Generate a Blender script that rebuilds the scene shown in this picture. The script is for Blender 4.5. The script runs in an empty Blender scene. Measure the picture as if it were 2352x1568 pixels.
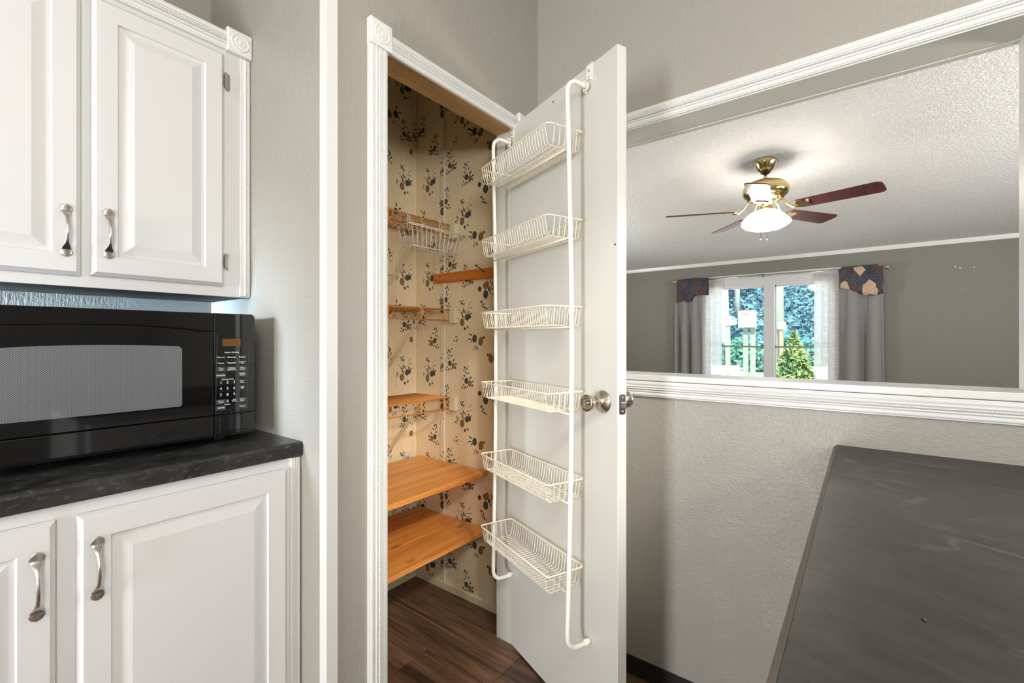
import bpy, bmesh, math, random
from mathutils import Vector, Matrix
random.seed(7)
PI = math.pi
sc = bpy.context.scene
COL = sc.collection

# ------------------------------------------------------------------ camera, sky, lights, exposure
cam_d = bpy.data.cameras.new('camera')
cam = bpy.data.objects.new('camera', cam_d); COL.objects.link(cam)
cam.location = (0, 0, 1.205)
cam.rotation_euler = (PI/2, 0, math.radians(37.54 - 90))
cam_d.sensor_width = 36; cam_d.lens = 36*1052.8/2352; cam_d.shift_y = -5/2352
cam_d.clip_start = .02; cam_d.clip_end = 400
sc.camera = cam

w = bpy.data.worlds.new('world'); sc.world = w; w.use_nodes = True
wn = w.node_tree.nodes; wl = w.node_tree.links
sky = wn.new('ShaderNodeTexSky'); sky.sky_type = 'NISHITA'; sky.sun_disc = False
sky.sun_elevation = math.radians(48); sky.sun_rotation = math.radians(200)
wl.new(sky.outputs[0], wn['Background'].inputs[0]); wn['Background'].inputs[1].default_value = .6

def lamp(name, kind, loc, power, color=(1, 1, 1), aim=None, size=1, size_y=None, spread=None):
    d = bpy.data.lights.new(name, kind); d.energy = power; d.color = color
    if kind == 'AREA':
        d.size = size
        if size_y: d.shape = 'RECTANGLE'; d.size_y = size_y
        if spread: d.spread = spread
    elif kind == 'SUN': d.angle = math.radians(size)
    else: d.shadow_soft_size = size
    o = bpy.data.objects.new(name, d); COL.objects.link(o); o.location = loc
    if aim is not None:
        v = Vector(aim) - Vector(loc)
        o.rotation_euler = v.to_track_quat('-Z', 'Y').to_euler()
    return o

lamp('sun', 'SUN', (0, 0, 20), 14, (1, .95, .86), aim=(12, 5, 4), size=.6)
lamp('patio_door_daylight', 'AREA', (-2.85, .60, .80), 74, (.95, .97, 1.0), aim=(1, .62, .25), size=.6, size_y=1.5)
lamp('sink_window_daylight', 'AREA', (-2.45, 1.44, 1.40), 3.6, (.72, .86, 1.0), aim=(.6, 1.62, 1.0), size=.2, size_y=.4, spread=math.radians(24))
lamp('rear_fill', 'AREA', (-.85, -3.12, 1.60), 47, (1.0, .985, .96), aim=(.9, 1.6, 1.35), size=1.7, size_y=1.3)  # unseen area light added behind the camera to brighten the pantry
lamp('kitchen_ceiling_lamp', 'AREA', (-.45, -.65, 2.36), 10, (1.0, .94, .84), aim=(-.1, -.25, 0), size=.9, size_y=.9)
lamp('kitchen_bounce_fill', 'AREA', (-.9, -1.3, 1.75), 40, (1.0, .97, .92), aim=(-.6, -.7, 2.6), size=.7)  # added out of view, bounces soft fill off the kitchen ceiling
sp = lamp('pantry_fill_spot', 'SPOT', (.30, -.80, 2.28), 140, (1.0, .95, .87), aim=(1.52, 1.38, .42), size=.09)  # unseen spot added to lift the lower pantry and its floor
sp.data.spot_size = math.radians(29); sp.data.spot_blend = .65
lamp('back_strip_fill', 'AREA', (-1.25, 1.62, 1.275), 2.6, (.46, .70, 1.0), aim=(.35, 1.83, 1.31), size=.3, size_y=.09, spread=math.radians(22))  # small blue fill added for the wall strip above the microwave
lamp('living_side_fill', 'AREA', (3.9, -3.05, 1.5), 22, (.95, .98, 1.0), aim=(3.9, 1, 2.1), size=1.6, size_y=1.3)  # added fill for the living room; the wall behind it is solid
lamp('living_up_fill', 'AREA', (3.0, -1.9, 1.35), 36, (1.0, .98, .96), aim=(3.4, -.4, 2.5), size=.6)  # unseen upward fill added to brighten the living room ceiling
lamp('living_corner_fill', 'AREA', (3.6, 3.3, 1.35), 40, (1.0, .98, .96), aim=(3.7, 2.0, 2.5), size=.6)  # second upward fill, likewise added out of view

vs = sc.view_settings
sc.display_settings.display_device = 'sRGB'
vs.view_transform = 'Standard'; vs.look = 'None'; vs.exposure = 0.42; vs.gamma = 1.0; vs.use_curve_mapping = False
cy = sc.cycles
cy.use_denoising = True
cy.max_bounces = 8; cy.diffuse_bounces = 4; cy.glossy_bounces = 4; cy.transparent_max_bounces = 12; cy.transmission_bounces = 4
cy.caustics_reflective = False; cy.caustics_refractive = False
cy.sample_clamp_indirect = 6

# ------------------------------------------------------------------ materials
def lin(c):
    return tuple(((x/255)/12.92 if x/255 <= .04045 else ((x/255+.055)/1.055)**2.4) for x in c) + (1,)

class NT:
    def __init__(s, m): s.t = m.node_tree; s.n = s.t.nodes; s.l = s.t.links
    def new(s, typ, **kw):
        n = s.n.new(typ)
        for k, v in kw.items():
            if k[0] == '_': n.inputs[int(k[1:])].default_value = v
            else: setattr(n, k, v)
        return n
    def link(s, a, b): s.l.new(a, b)

def mat(name, rgb, rough=.5, metal=0, bump=None, spec=.5, coat=0, var=None, emit=None):
    """bump=(scale, strength, distance, (sx,sy,sz)); var=(scale, amount 0..1)"""
    m = bpy.data.materials.new(name); m.use_nodes = True
    N = NT(m); b = N.n['Principled BSDF']
    b.inputs['Base Color'].default_value = lin(rgb); b.inputs['Roughness'].default_value = rough
    b.inputs['Metallic'].default_value = metal; b.inputs['Specular IOR Level'].default_value = spec
    b.inputs['Coat Weight'].default_value = coat
    if emit:
        b.inputs['Emission Color'].default_value = lin(emit[0]); b.inputs['Emission Strength'].default_value = emit[1]
    tc = N.new('ShaderNodeTexCoord')
    if var:
        nz = N.new('ShaderNodeTexNoise'); nz.inputs['Scale'].default_value = var[0]; nz.inputs['Detail'].default_value = 4
        N.link(tc.outputs['Object'], nz.inputs['Vector'])
        r = N.new('ShaderNodeMapRange'); r.inputs[1].default_value = .3; r.inputs[2].default_value = .7
        r.inputs[3].default_value = 1-var[1]; r.inputs[4].default_value = 1+var[1]*.4
        N.link(nz.outputs['Fac'], r.inputs[0])
        mx = N.new('ShaderNodeVectorMath', operation='SCALE'); mx.inputs[0].default_value = lin(rgb)[:3]
        N.link(r.outputs[0], mx.inputs['Scale']); N.link(mx.outputs[0], b.inputs['Base Color'])
    if bump:
        mp = N.new('ShaderNodeMapping'); mp.inputs['Scale'].default_value = bump[3] if len(bump) > 3 else (1, 1, 1)
        N.link(tc.outputs['Object'], mp.inputs['Vector'])
        nz = N.new('ShaderNodeTexNoise'); nz.inputs['Scale'].default_value = bump[0]; nz.inputs['Detail'].default_value = 3
        N.link(mp.outputs[0], nz.inputs['Vector'])
        bp = N.new('ShaderNodeBump'); bp.inputs['Strength'].default_value = bump[1]; bp.inputs['Distance'].default_value = bump[2]
        N.link(nz.outputs['Fac'], bp.inputs['Height']); N.link(bp.outputs[0], b.inputs['Normal'])
    return m

def wall_paint(name, rgb, rough=.33):
    """satin paint over a brushed, stippled texture: fine stipple + patches of combed strokes"""
    m = bpy.data.materials.new(name); m.use_nodes = True
    N = NT(m); b = N.n['Principled BSDF']
    b.inputs['Base Color'].default_value = lin(rgb); b.inputs['Roughness'].default_value = rough
    b.inputs['Specular IOR Level'].default_value = .42
    tc = N.new('ShaderNodeTexCoord')
    outs = []
    for sc_, s3, det in ((1, (230, 230, 30), 2), (1, (70, 70, 240), 2), (110, (1, 1, 1), 4)):
        mp = N.new('ShaderNodeMapping'); mp.inputs['Scale'].default_value = s3
        N.link(tc.outputs['Object'], mp.inputs['Vector'])
        nz = N.new('ShaderNodeTexNoise'); nz.inputs['Scale'].default_value = sc_; nz.inputs['Detail'].default_value = det
        nz.inputs['Distortion'].default_value = .6
        N.link(mp.outputs[0], nz.inputs['Vector']); outs.append(nz.outputs['Fac'])
    pk = N.new('ShaderNodeTexNoise'); pk.inputs['Scale'].default_value = 5.5; pk.inputs['Detail'].default_value = 2
    N.link(tc.outputs['Object'], pk.inputs['Vector'])
    rp = N.new('ShaderNodeMapRange'); rp.inputs[1].default_value = .50; rp.inputs[2].default_value = .62
    N.link(pk.outputs['Fac'], rp.inputs[0])
    mx = N.new('ShaderNodeMix'); N.link(rp.outputs[0], mx.inputs[0]); N.link(outs[0], mx.inputs[2]); N.link(outs[1], mx.inputs[3])
    ad = N.new('ShaderNodeMath', operation='ADD'); N.link(mx.outputs[0], ad.inputs[0]); N.link(outs[2], ad.inputs[1])
    bp = N.new('ShaderNodeBump'); bp.inputs['Strength'].default_value = .42; bp.inputs['Distance'].default_value = .0035
    N.link(ad.outputs[0], bp.inputs['Height']); N.link(bp.outputs[0], b.inputs['Normal'])
    return m

def wood(name, c1, c2, axis='X', rough=.4, scale=1.0, knots=False, dark=None):
    m = bpy.data.materials.new(name); m.use_nodes = True
    N = NT(m); b = N.n['Principled BSDF']; b.inputs['Roughness'].default_value = rough
    tc = N.new('ShaderNodeTexCoord'); oi = N.new('ShaderNodeObjectInfo')
    av = N.new('ShaderNodeVectorMath', operation='SCALE'); av.inputs[0].default_value = (7, 11, 5)
    N.link(oi.outputs['Random'], av.inputs['Scale'])
    ad = N.new('ShaderNodeVectorMath', operation='ADD'); N.link(tc.outputs['Object'], ad.inputs[0]); N.link(av.outputs[0], ad.inputs[1])
    mp = N.new('ShaderNodeMapping')
    st = {'X': (1.6, 26, 26), 'Y': (26, 1.6, 26), 'Z': (26, 26, 1.6)}[axis]
    mp.inputs['Scale'].default_value = tuple(v*scale for v in st); N.link(ad.outputs[0], mp.inputs['Vector'])
    nz = N.new('ShaderNodeTexNoise'); nz.inputs['Scale'].default_value = 1; nz.inputs['Detail'].default_value = 6; nz.inputs['Distortion'].default_value = .8
    N.link(mp.outputs[0], nz.inputs['Vector'])
    mp2 = N.new('ShaderNodeMapping'); mp2.inputs['Scale'].default_value = tuple(v*scale*5 if v > 5 else v*scale*2 for v in st); N.link(ad.outputs[0], mp2.inputs['Vector'])
    n2 = N.new('ShaderNodeTexNoise'); n2.inputs['Scale'].default_value = 1; n2.inputs['Detail'].default_value = 3
    N.link(mp2.outputs[0], n2.inputs['Vector'])
    av2 = N.new('ShaderNodeMath', operation='MULTIPLY_ADD', _1=.35); N.link(n2.outputs['Fac'], av2.inputs[0])
    sub = N.new('ShaderNodeMath', operation='MULTIPLY', _1=.65); N.link(nz.outputs['Fac'], sub.inputs[0]); N.link(sub.outputs[0], av2.inputs[2])
    cr = N.new('ShaderNodeValToRGB'); e = cr.color_ramp.elements
    e[0].position = .36; e[0].color = lin(c2); e[1].position = .62; e[1].color = lin(c1)
    N.link(av2.outputs[0], cr.inputs[0]); col = cr.outputs[0]
    rv = N.new('ShaderNodeMapRange'); rv.inputs[3].default_value = .82; rv.inputs[4].default_value = 1.12; N.link(oi.outputs['Random'], rv.inputs[0])
    vm = N.new('ShaderNodeVectorMath', operation='SCALE'); N.link(col, vm.inputs[0]); N.link(rv.outputs[0], vm.inputs['Scale']); col = vm.outputs[0]
    if knots:
        kp = N.new('ShaderNodeMapping'); kp.inputs['Scale'].default_value = (5, 11, 6); N.link(ad.outputs[0], kp.inputs['Vector'])
        vo = N.new('ShaderNodeTexVoronoi'); vo.inputs['Scale'].default_value = 1.0; N.link(kp.outputs[0], vo.inputs['Vector'])
        kr = N.new('ShaderNodeMapRange'); kr.inputs[1].default_value = .05; kr.inputs[2].default_value = .17; kr.inputs[3].default_value = .75; kr.inputs[4].default_value = 0
        N.link(vo.outputs['Distance'], kr.inputs[0])
        km = N.new('ShaderNodeMix', data_type='RGBA'); N.link(kr.outputs[0], km.inputs[0]); N.link(col, km.inputs[6]); km.inputs[7].default_value = lin((120, 62, 22)); col = km.outputs[2]
    N.link(col, b.inputs['Base Color'])
    bp = N.new('ShaderNodeBump'); bp.inputs['Strength'].default_value = .12; bp.inputs['Distance'].default_value = .002
    N.link(av2.outputs[0], bp.inputs['Height']); N.link(bp.outputs[0], b.inputs['Normal'])
    return m

def laminate(name, base, vein, rough, ang=.45, fine=(11, 95, 60), amt=.13, patch=.55):
    m = bpy.data.materials.new(name); m.use_nodes = True
    N = NT(m); b = N.n['Principled BSDF']; b.inputs['Roughness'].default_value = rough; b.inputs['Specular IOR Level'].default_value = .5
    tc = N.new('ShaderNodeTexCoord')
    rt = N.new('ShaderNodeMapping'); rt.inputs['Rotation'].default_value = (0, 0, -ang); N.link(tc.outputs['Object'], rt.inputs['Vector'])
    mp = N.new('ShaderNodeMapping'); mp.inputs['Scale'].default_value = (8, 13, 9)
    N.link(rt.outputs[0], mp.inputs['Vector'])
    n1 = N.new('ShaderNodeTexNoise'); n1.inputs['Scale'].default_value = 1; n1.inputs['Detail'].default_value = 9; n1.inputs['Roughness'].default_value = .62; n1.inputs['Distortion'].default_value = 1.1
    N.link(mp.outputs[0], n1.inputs['Vector'])
    c1 = N.new('ShaderNodeValToRGB'); e = c1.color_ramp.elements
    e[0].position = .35; e[0].color = lin(tuple(max(0, v-16) for v in base)); e[1].position = .68; e[1].color = lin(tuple(v+12 for v in base))
    N.link(n1.outputs['Fac'], c1.inputs[0])
    mp3 = N.new('ShaderNodeMapping'); mp3.inputs['Scale'].default_value = fine
    N.link(rt.outputs[0], mp3.inputs['Vector'])
    n3 = N.new('ShaderNodeTexNoise'); n3.inputs['Scale'].default_value = 1; n3.inputs['Detail'].default_value = 4
    N.link(mp3.outputs[0], n3.inputs['Vector'])
    f3 = N.new('ShaderNodeMapRange'); f3.inputs[1].default_value = .55; f3.inputs[2].default_value = .8; f3.inputs[3].default_value = 0; f3.inputs[4].default_value = amt
    N.link(n3.outputs['Fac'], f3.inputs[0])
    # wispy veins: where a warped noise crosses its middle value, broken up by a second noise
    n2 = N.new('ShaderNodeTexNoise'); n2.inputs['Scale'].default_value = .55; n2.inputs['Detail'].default_value = 7; n2.inputs['Distortion'].default_value = .5
    N.link(mp.outputs[0], n2.inputs['Vector'])
    s = N.new('ShaderNodeMath', operation='SUBTRACT', _1=.5); N.link(n2.outputs['Fac'], s.inputs[0])
    a = N.new('ShaderNodeMath', operation='ABSOLUTE'); N.link(s.outputs[0], a.inputs[0])
    r = N.new('ShaderNodeMapRange'); r.inputs[1].default_value = 0; r.inputs[2].default_value = .026; r.inputs[3].default_value = 1; r.inputs[4].default_value = 0
    N.link(a.outputs[0], r.inputs[0])
    pk = N.new('ShaderNodeTexNoise'); pk.inputs['Scale'].default_value = 4; pk.inputs['Detail'].default_value = 3; N.link(tc.outputs['Object'], pk.inputs['Vector'])
    pr = N.new('ShaderNodeMapRange'); pr.inputs[1].default_value = .52; pr.inputs[2].default_value = .7; pr.inputs[4].default_value = patch; N.link(pk.outputs['Fac'], pr.inputs[0])
    mu = N.new('ShaderNodeMath', operation='MULTIPLY'); N.link(r.outputs[0], mu.inputs[0]); N.link(pr.outputs[0], mu.inputs[1])
    mxx = N.new('ShaderNodeMath', operation='MAXIMUM'); N.link(mu.outputs[0], mxx.inputs[0]); N.link(f3.outputs[0], mxx.inputs[1])
    mx = N.new('ShaderNodeMix', data_type='RGBA'); N.link(mxx.outputs[0], mx.inputs[0]); N.link(c1.outputs[0], mx.inputs[6]); mx.inputs[7].default_value = lin(vein)
    N.link(mx.outputs[2], b.inputs['Base Color'])
    bp = N.new('ShaderNodeBump'); bp.inputs['Strength'].default_value = .06; bp.inputs['Distance'].default_value = .001
    N.link(n3.outputs['Fac'], bp.inputs['Height']); N.link(bp.outputs[0], b.inputs['Normal'])
    return m

# printed wallpaper: motifs live in UV space, u carries the motif type (+10 per type), 1 unit = 8 cm
MOTIFS = {
 0: dict(gold=[(-.20, -.46, .20, .25, .1), (-.22, -.50, .14, .16, 0)], navy=[(.20, -.17, .19, .21, 0), (.40, -.12, .13, .17, .2), (.02, -.83, .09, .11, .4), (.25, -.75, .075, .09, 0)],
         leaf=[(-.64, -.12, .045, .13, .5), (-.60, -.34, .05, .13, -.4), (-.72, -.44, .05, .12, .7), (-.52, -.20, .04, .10, 1.2), (-.22, .66, .10, .10, 0), (-.06, .60, .08, .07, .6), (-.30, .78, .07, .06, .3), (-.12, .80, .06, .06, 0),
               (-.10, .20, .05, .18, -.2), (.03, .14, .05, .15, .5), (-.24, .10, .05, .14, .9), (-.16, -.06, .07, .15, .2), (.32, .10, .05, .14, -.5), (.52, .05, .05, .13, -1.2), (-.05, -.20, .05, .14, 0),
               (.40, .60, .018, .22, -.7), (.26, .30, .016, .24, -1.1), (-.42, .28, .016, .17, 1.2), (-.13, .42, .014, .24, .1), (.50, .36, .02, .12, -1.4)], red=[]),
 1: dict(gold=[(.34, -.10, .21, .26, -.25), (.40, .06, .12, .13, 0)], navy=[(-.14, .06, .20, .25, 0)],
         leaf=[(-.20, .48, .06, .17, .1), (-.46, .28, .06, .16, 1.1), (-.50, .02, .05, .15, 1.7), (-.36, -.10, .05, .12, 2.3), (-.02, -.44, .03, .18, .3), (-.16, -.52, .025, .18, -.2), (.10, -.50, .03, .15, .1),
               (-.98, -.28, .09, .07, .3), (-.86, -.22, .06, .10, .8), (-1.06, -.38, .07, .06, 0), (-.78, -.12, .015, .16, -.9), (-.94, -.44, .06, .05, .6)], red=[(.58, .12, .08, .09, 0)]),
 2: dict(gold=[(-.02, .36, .23, .21, -.4), (.10, .44, .16, .18, 0)], navy=[(-.03, -.12, .21, .27, 0), (.24, .18, .11, .14, 0)],
         leaf=[(.44, .40, .06, .16, -.3), (.36, .56, .05, .14, .5), (.50, .18, .05, .15, -.7), (.34, -.02, .05, .12, .3), (-.34, -.52, .10, .09, .2), (-.20, -.66, .08, .08, .5), (-.12, -.86, .10, .09, -.4), (.04, -.92, .08, .06, .2),
               (-.28, -.78, .06, .08, .6), (.50, -.16, .02, .2, -.2), (.60, -.04, .02, .18, -.5), (.20, .72, .015, .2, -.9), (.0, .74, .015, .16, .6)], red=[(-.48, .22, .15, .16, 0)]),
 3: dict(gold=[(.16, -.26, .16, .20, .2)], navy=[(-.12, -.12, .17, .19, 0)],
         leaf=[(-.24, .66, .09, .08, .2), (-.10, .58, .07, .09, .8), (.02, .74, .07, .06, .3), (-.30, .50, .06, .08, 0), (-.16, .36, .05, .14, .3), (.05, .34, .05, .13, -.8), (-.26, .18, .05, .12, 1), (.20, .06, .06, .15, -.7),
               (.38, -.14, .06, .13, -1.2), (.36, -.36, .06, .12, -.3), (-.34, -.36, .07, .07, .3), (-.20, -.48, .07, .08, 0), (-.44, -.52, .06, .07, .6), (-.02, -.44, .05, .12, .9), (-.4, .0, .02, .18, .8)], red=[(-.28, -.56, .05, .05, 0)]),
}
def wallpaper(name):
    m = bpy.data.materials.new(name); m.use_nodes = True
    N = NT(m); b = N.n['Principled BSDF']; b.inputs['Roughness'].default_value = .55; b.inputs['Specular IOR Level'].default_value = .35
    uv = N.new('ShaderNodeUVMap'); uv.uv_map = 'print'
    tc = N.new('ShaderNodeTexCoord')
    wz = N.new('ShaderNodeTexNoise'); wz.inputs['Scale'].default_value = 70; N.link(tc.outputs['Object'], wz.inputs['Vector'])
    ws = N.new('ShaderNodeVectorMath', operation='MULTIPLY_ADD'); N.link(wz.outputs['Color'], ws.inputs[0]); ws.inputs[1].default_value = (.09, .09, 0); N.link(uv.outputs[0], ws.inputs[2])
    masks = {}
    for grp in ('leaf', 'gold', 'navy', 'red'):
        cur = None
        for k, d in MOTIFS.items():
            for (cx, cy_, rx, ry, rot) in d[grp]:
                mp = N.new('ShaderNodeMapping'); mp.vector_type = 'TEXTURE'
                mp.inputs['Location'].default_value = (cx+10*k+.045, cy_+.045, 0); mp.inputs['Rotation'].default_value = (0, 0, rot); k_ = .74 if grp == 'leaf' and max(rx, ry)/min(rx, ry) < 6 else .84; mp.inputs['Scale'].default_value = (rx*k_, ry*(k_+.06), 1)
                N.link(ws.outputs[0], mp.inputs['Vector'])
                ln = N.new('ShaderNodeVectorMath', operation='LENGTH'); N.link(mp.outputs[0], ln.inputs[0])
                if cur is None: cur = ln.outputs['Value']
                else:
                    mn = N.new('ShaderNodeMath', operation='MINIMUM'); N.link(cur, mn.inputs[0]); N.link(ln.outputs['Value'], mn.inputs[1]); cur = mn.outputs[0]
        r = N.new('ShaderNodeMapRange'); r.inputs[1].default_value = .9; r.inputs[2].default_value = 1.12; r.inputs[3].default_value = 1; r.inputs[4].default_value = 0
        N.link(cur, r.inputs[0])
        sh = N.new('ShaderNodeMapRange'); sh.inputs[1].default_value = 0; sh.inputs[2].default_value = 1; N.link(cur, sh.inputs[0])
        masks[grp] = (r.outputs[0], sh.outputs[0])
    # paper ground: cream with a faint linen weave and a few foxed spots
    wv = N.new('ShaderNodeMapping'); wv.inputs['Scale'].default_value = (300, 300, 18); N.link(tc.outputs['Object'], wv.inputs['Vector'])
    n1 = N.new('ShaderNodeTexNoise'); n1.inputs['Scale'].default_value = 1; N.link(wv.outputs[0], n1.inputs['Vector'])
    c1 = N.new('ShaderNodeValToRGB'); e = c1.color_ramp.elements; e[0].position = .3; e[0].color = lin((226, 207, 170)); e[1].position = .7; e[1].color = lin((240, 223, 189))
    N.link(n1.outputs['Fac'], c1.inputs[0]); col = c1.outputs[0]
    for grp, inner, outer in (('gold', (158, 122, 66), (112, 84, 44)), ('leaf', (52, 60, 60), (74, 78, 72)), ('navy', (84, 92, 106), (44, 50, 62)), ('red', (110, 50, 34), (70, 30, 24))):
        sh = N.new('ShaderNodeMix', data_type='RGBA'); N.link(masks[grp][1], sh.inputs[0]); sh.inputs[6].default_value = lin(inner); sh.inputs[7].default_value = lin(outer)
        mx = N.new('ShaderNodeMix', data_type='RGBA'); N.link(masks[grp][0], mx.inputs[0]); N.link(col, mx.inputs[6]); N.link(sh.outputs[2], mx.inputs[7]); col = mx.outputs[2]
    N.link(col, b.inputs['Base Color'])
    return m

def glass_mat(name, tint=(1, 1, 1, 1), amount=.92):
    m = bpy.data.materials.new(name); m.use_nodes = True; N = NT(m)
    out = N.n['Material Output']; N.n.remove(N.n['Principled BSDF'])
    t = N.new('ShaderNodeBsdfTransparent'); t.inputs[0].default_value = tint
    g = N.new('ShaderNodeBsdfGlossy'); g.inputs['Roughness'].default_value = .02
    mx = N.new('ShaderNodeMixShader'); mx.inputs[0].default_value = 1-amount
    N.link(t.outputs[0], mx.inputs[1]); N.link(g.outputs[0], mx.inputs[2]); N.link(mx.outputs[0], out.inputs[0]); return m

def sheer_mat(name):
    m = bpy.data.materials.new(name); m.use_nodes = True; N = NT(m)
    out = N.n['Material Output']; N.n.remove(N.n['Principled BSDF'])
    tc = N.new('ShaderNodeTexCoord'); mp = N.new('ShaderNodeMapping'); mp.inputs['Scale'].default_value = (10, 10, 90); N.link(tc.outputs['Object'], mp.inputs['Vector'])
    nz = N.new('ShaderNodeTexNoise'); nz.inputs['Scale'].default_value = 1; nz.inputs['Detail'].default_value = 3; N.link(mp.outputs[0], nz.inputs['Vector'])
    r = N.new('ShaderNodeMapRange'); r.inputs[1].default_value = .35; r.inputs[2].default_value = .65; r.inputs[3].default_value = .42; r.inputs[4].default_value = .24; N.link(nz.outputs['Fac'], r.inputs[0])
    t = N.new('ShaderNodeBsdfTransparent'); tr = N.new('ShaderNodeBsdfTranslucent'); tr.inputs[0].default_value = lin((250, 248, 244))
    df = N.new('ShaderNodeBsdfDiffuse'); df.inputs[0].default_value = lin((248, 246, 242))
    m1 = N.new('ShaderNodeMixShader'); m1.inputs[0].default_value = .45; N.link(tr.outputs[0], m1.inputs[1]); N.link(df.outputs[0], m1.inputs[2])
    m2 = N.new('ShaderNodeMixShader'); N.link(r.outputs[0], m2.inputs[0]); N.link(m1.outputs[0], m2.inputs[1]); N.link(t.outputs[0], m2.inputs[2])
    N.link(m2.outputs[0], out.inputs[0]); return m

def popcorn(name):
    m = bpy.data.materials.new(name); m.use_nodes = True; N = NT(m); b = N.n['Principled BSDF']
    b.inputs['Base Color'].default_value = lin((236, 235, 232)); b.inputs['Roughness'].default_value = .95; b.inputs['Specular IOR Level'].default_value = .1
    tc = N.new('ShaderNodeTexCoord')
    v = N.new('ShaderNodeTexNoise'); v.inputs['Scale'].default_value = 62; v.inputs['Detail'].default_value = 5; v.inputs['Roughness'].default_value = .65
    N.link(tc.outputs['Object'], v.inputs['Vector'])
    r = N.new('ShaderNodeMapRange'); r.inputs[1].default_value = .38; r.inputs[2].default_value = .62; N.link(v.outputs['Fac'], r.inputs[0])
    bp = N.new('ShaderNodeBump'); bp.inputs['Strength'].default_value = .8; bp.inputs['Distance'].default_value = .010
    N.link(r.outputs[0], bp.inputs['Height']); N.link(bp.outputs[0], b.inputs['Normal']); return m

def patchwork(name):
    m = bpy.data.materials.new(name); m.use_nodes = True; N = NT(m); b = N.n['Principled BSDF']; b.inputs['Roughness'].default_value = .85
    tc = N.new('ShaderNodeTexCoord'); mp = N.new('ShaderNodeMapping'); mp.inputs['Scale'].default_value = (3, 15, 11); mp.inputs['Rotation'].default_value = (.6, 0, 0)
    N.link(tc.outputs['Object'], mp.inputs['Vector'])
    vo = N.new('ShaderNodeTexVoronoi'); vo.inputs['Scale'].default_value = 1; N.link(mp.outputs[0], vo.inputs['Vector'])
    sx = N.new('ShaderNodeSeparateColor'); N.link(vo.outputs['Color'], sx.inputs[0])
    cr = N.new('ShaderNodeValToRGB'); cr.color_ramp.interpolation = 'CONSTANT'; e = cr.color_ramp.elements
    e[0].position = 0; e[0].color = lin((58, 62, 76)); e[1].position = .32; e[1].color = lin((84, 56, 50))
    for p, c in ((.50, (72, 66, 68)), (.72, (196, 166, 140)), (.84, (50, 56, 72))):
        q = e.new(p); q.color = lin(c)
    N.link(sx.outputs[0], cr.inputs[0])
    v2 = N.new('ShaderNodeTexVoronoi'); v2.inputs['Scale'].default_value = 75; N.link(tc.outputs['Object'], v2.inputs['Vector'])
    dr = N.new('ShaderNodeMapRange'); dr.inputs[1].default_value = .2; dr.inputs[2].default_value = .32; dr.inputs[3].default_value = .4; dr.inputs[4].default_value = 0; N.link(v2.outputs['Distance'], dr.inputs[0])
    mx = N.new('ShaderNodeMix', data_type='RGBA'); N.link(dr.outputs[0], mx.inputs[0]); N.link(cr.outputs[0], mx.inputs[6]); mx.inputs[7].default_value = lin((176, 150, 130))
    N.link(mx.outputs[2], b.inputs['Base Color']); return m

def screen_mat(name):
    m = bpy.data.materials.new(name); m.use_nodes = True; N = NT(m); b = N.n['Principled BSDF']
    b.inputs['Roughness'].default_value = .32; b.inputs['Coat Weight'].default_value = 1; b.inputs['Coat Roughness'].default_value = .03
    tc = N.new('ShaderNodeTexCoord'); mp = N.new('ShaderNodeMapping'); mp.inputs['Rotation'].default_value = (0, PI/4, 0); mp.inputs['Scale'].default_value = (330, 1, 330)
    N.link(tc.outputs['Object'], mp.inputs['Vector'])
    sp = N.new('ShaderNodeSeparateXYZ'); N.link(mp.outputs[0], sp.inputs[0])
    ms = []
    for k in (0, 2):
        f = N.new('ShaderNodeMath', operation='FRACT'); N.link(sp.outputs[k], f.inputs[0])
        s = N.new('ShaderNodeMath', operation='SUBTRACT', _1=.5); N.link(f.outputs[0], s.inputs[0])
        p = N.new('ShaderNodeMath', operation='POWER', _1=2); N.link(s.outputs[0], p.inputs[0]); ms.append(p.outputs[0])
    a = N.new('ShaderNodeMath', operation='ADD'); N.link(ms[0], a.inputs[0]); N.link(ms[1], a.inputs[1])
    r = N.new('ShaderNodeMapRange'); r.inputs[1].default_value = .06; r.inputs[2].default_value = .13; N.link(a.outputs[0], r.inputs[0])
    mx = N.new('ShaderNodeMix', data_type='RGBA'); N.link(r.outputs[0], mx.inputs[0]); mx.inputs[6].default_value = lin((58, 59, 62)); mx.inputs[7].default_value = lin((116, 118, 122))
    N.link(mx.outputs[2], b.inputs['Base Color']); return m

def leafy(name, c1, c2, trans=.25):
    m = bpy.data.materials.new(name); m.use_nodes = True; N = NT(m); b = N.n['Principled BSDF']; b.inputs['Roughness'].default_value = .7
    tc = N.new('ShaderNodeTexCoord'); nz = N.new('ShaderNodeTexNoise'); nz.inputs['Scale'].default_value = 3; nz.inputs['Detail'].default_value = 5
    N.link(tc.outputs['Object'], nz.inputs['Vector'])
    nz.inputs['Scale'].default_value = 3 if trans < 1 else trans
    cr = N.new('ShaderNodeValToRGB'); e = cr.color_ramp.elements; e[0].position = .35; e[0].color = lin(c1); e[1].position = .65; e[1].color = lin(c2)
    N.link(nz.outputs['Fac'], cr.inputs[0]); N.link(cr.outputs[0], b.inputs['Base Color'])
    return m

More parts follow.
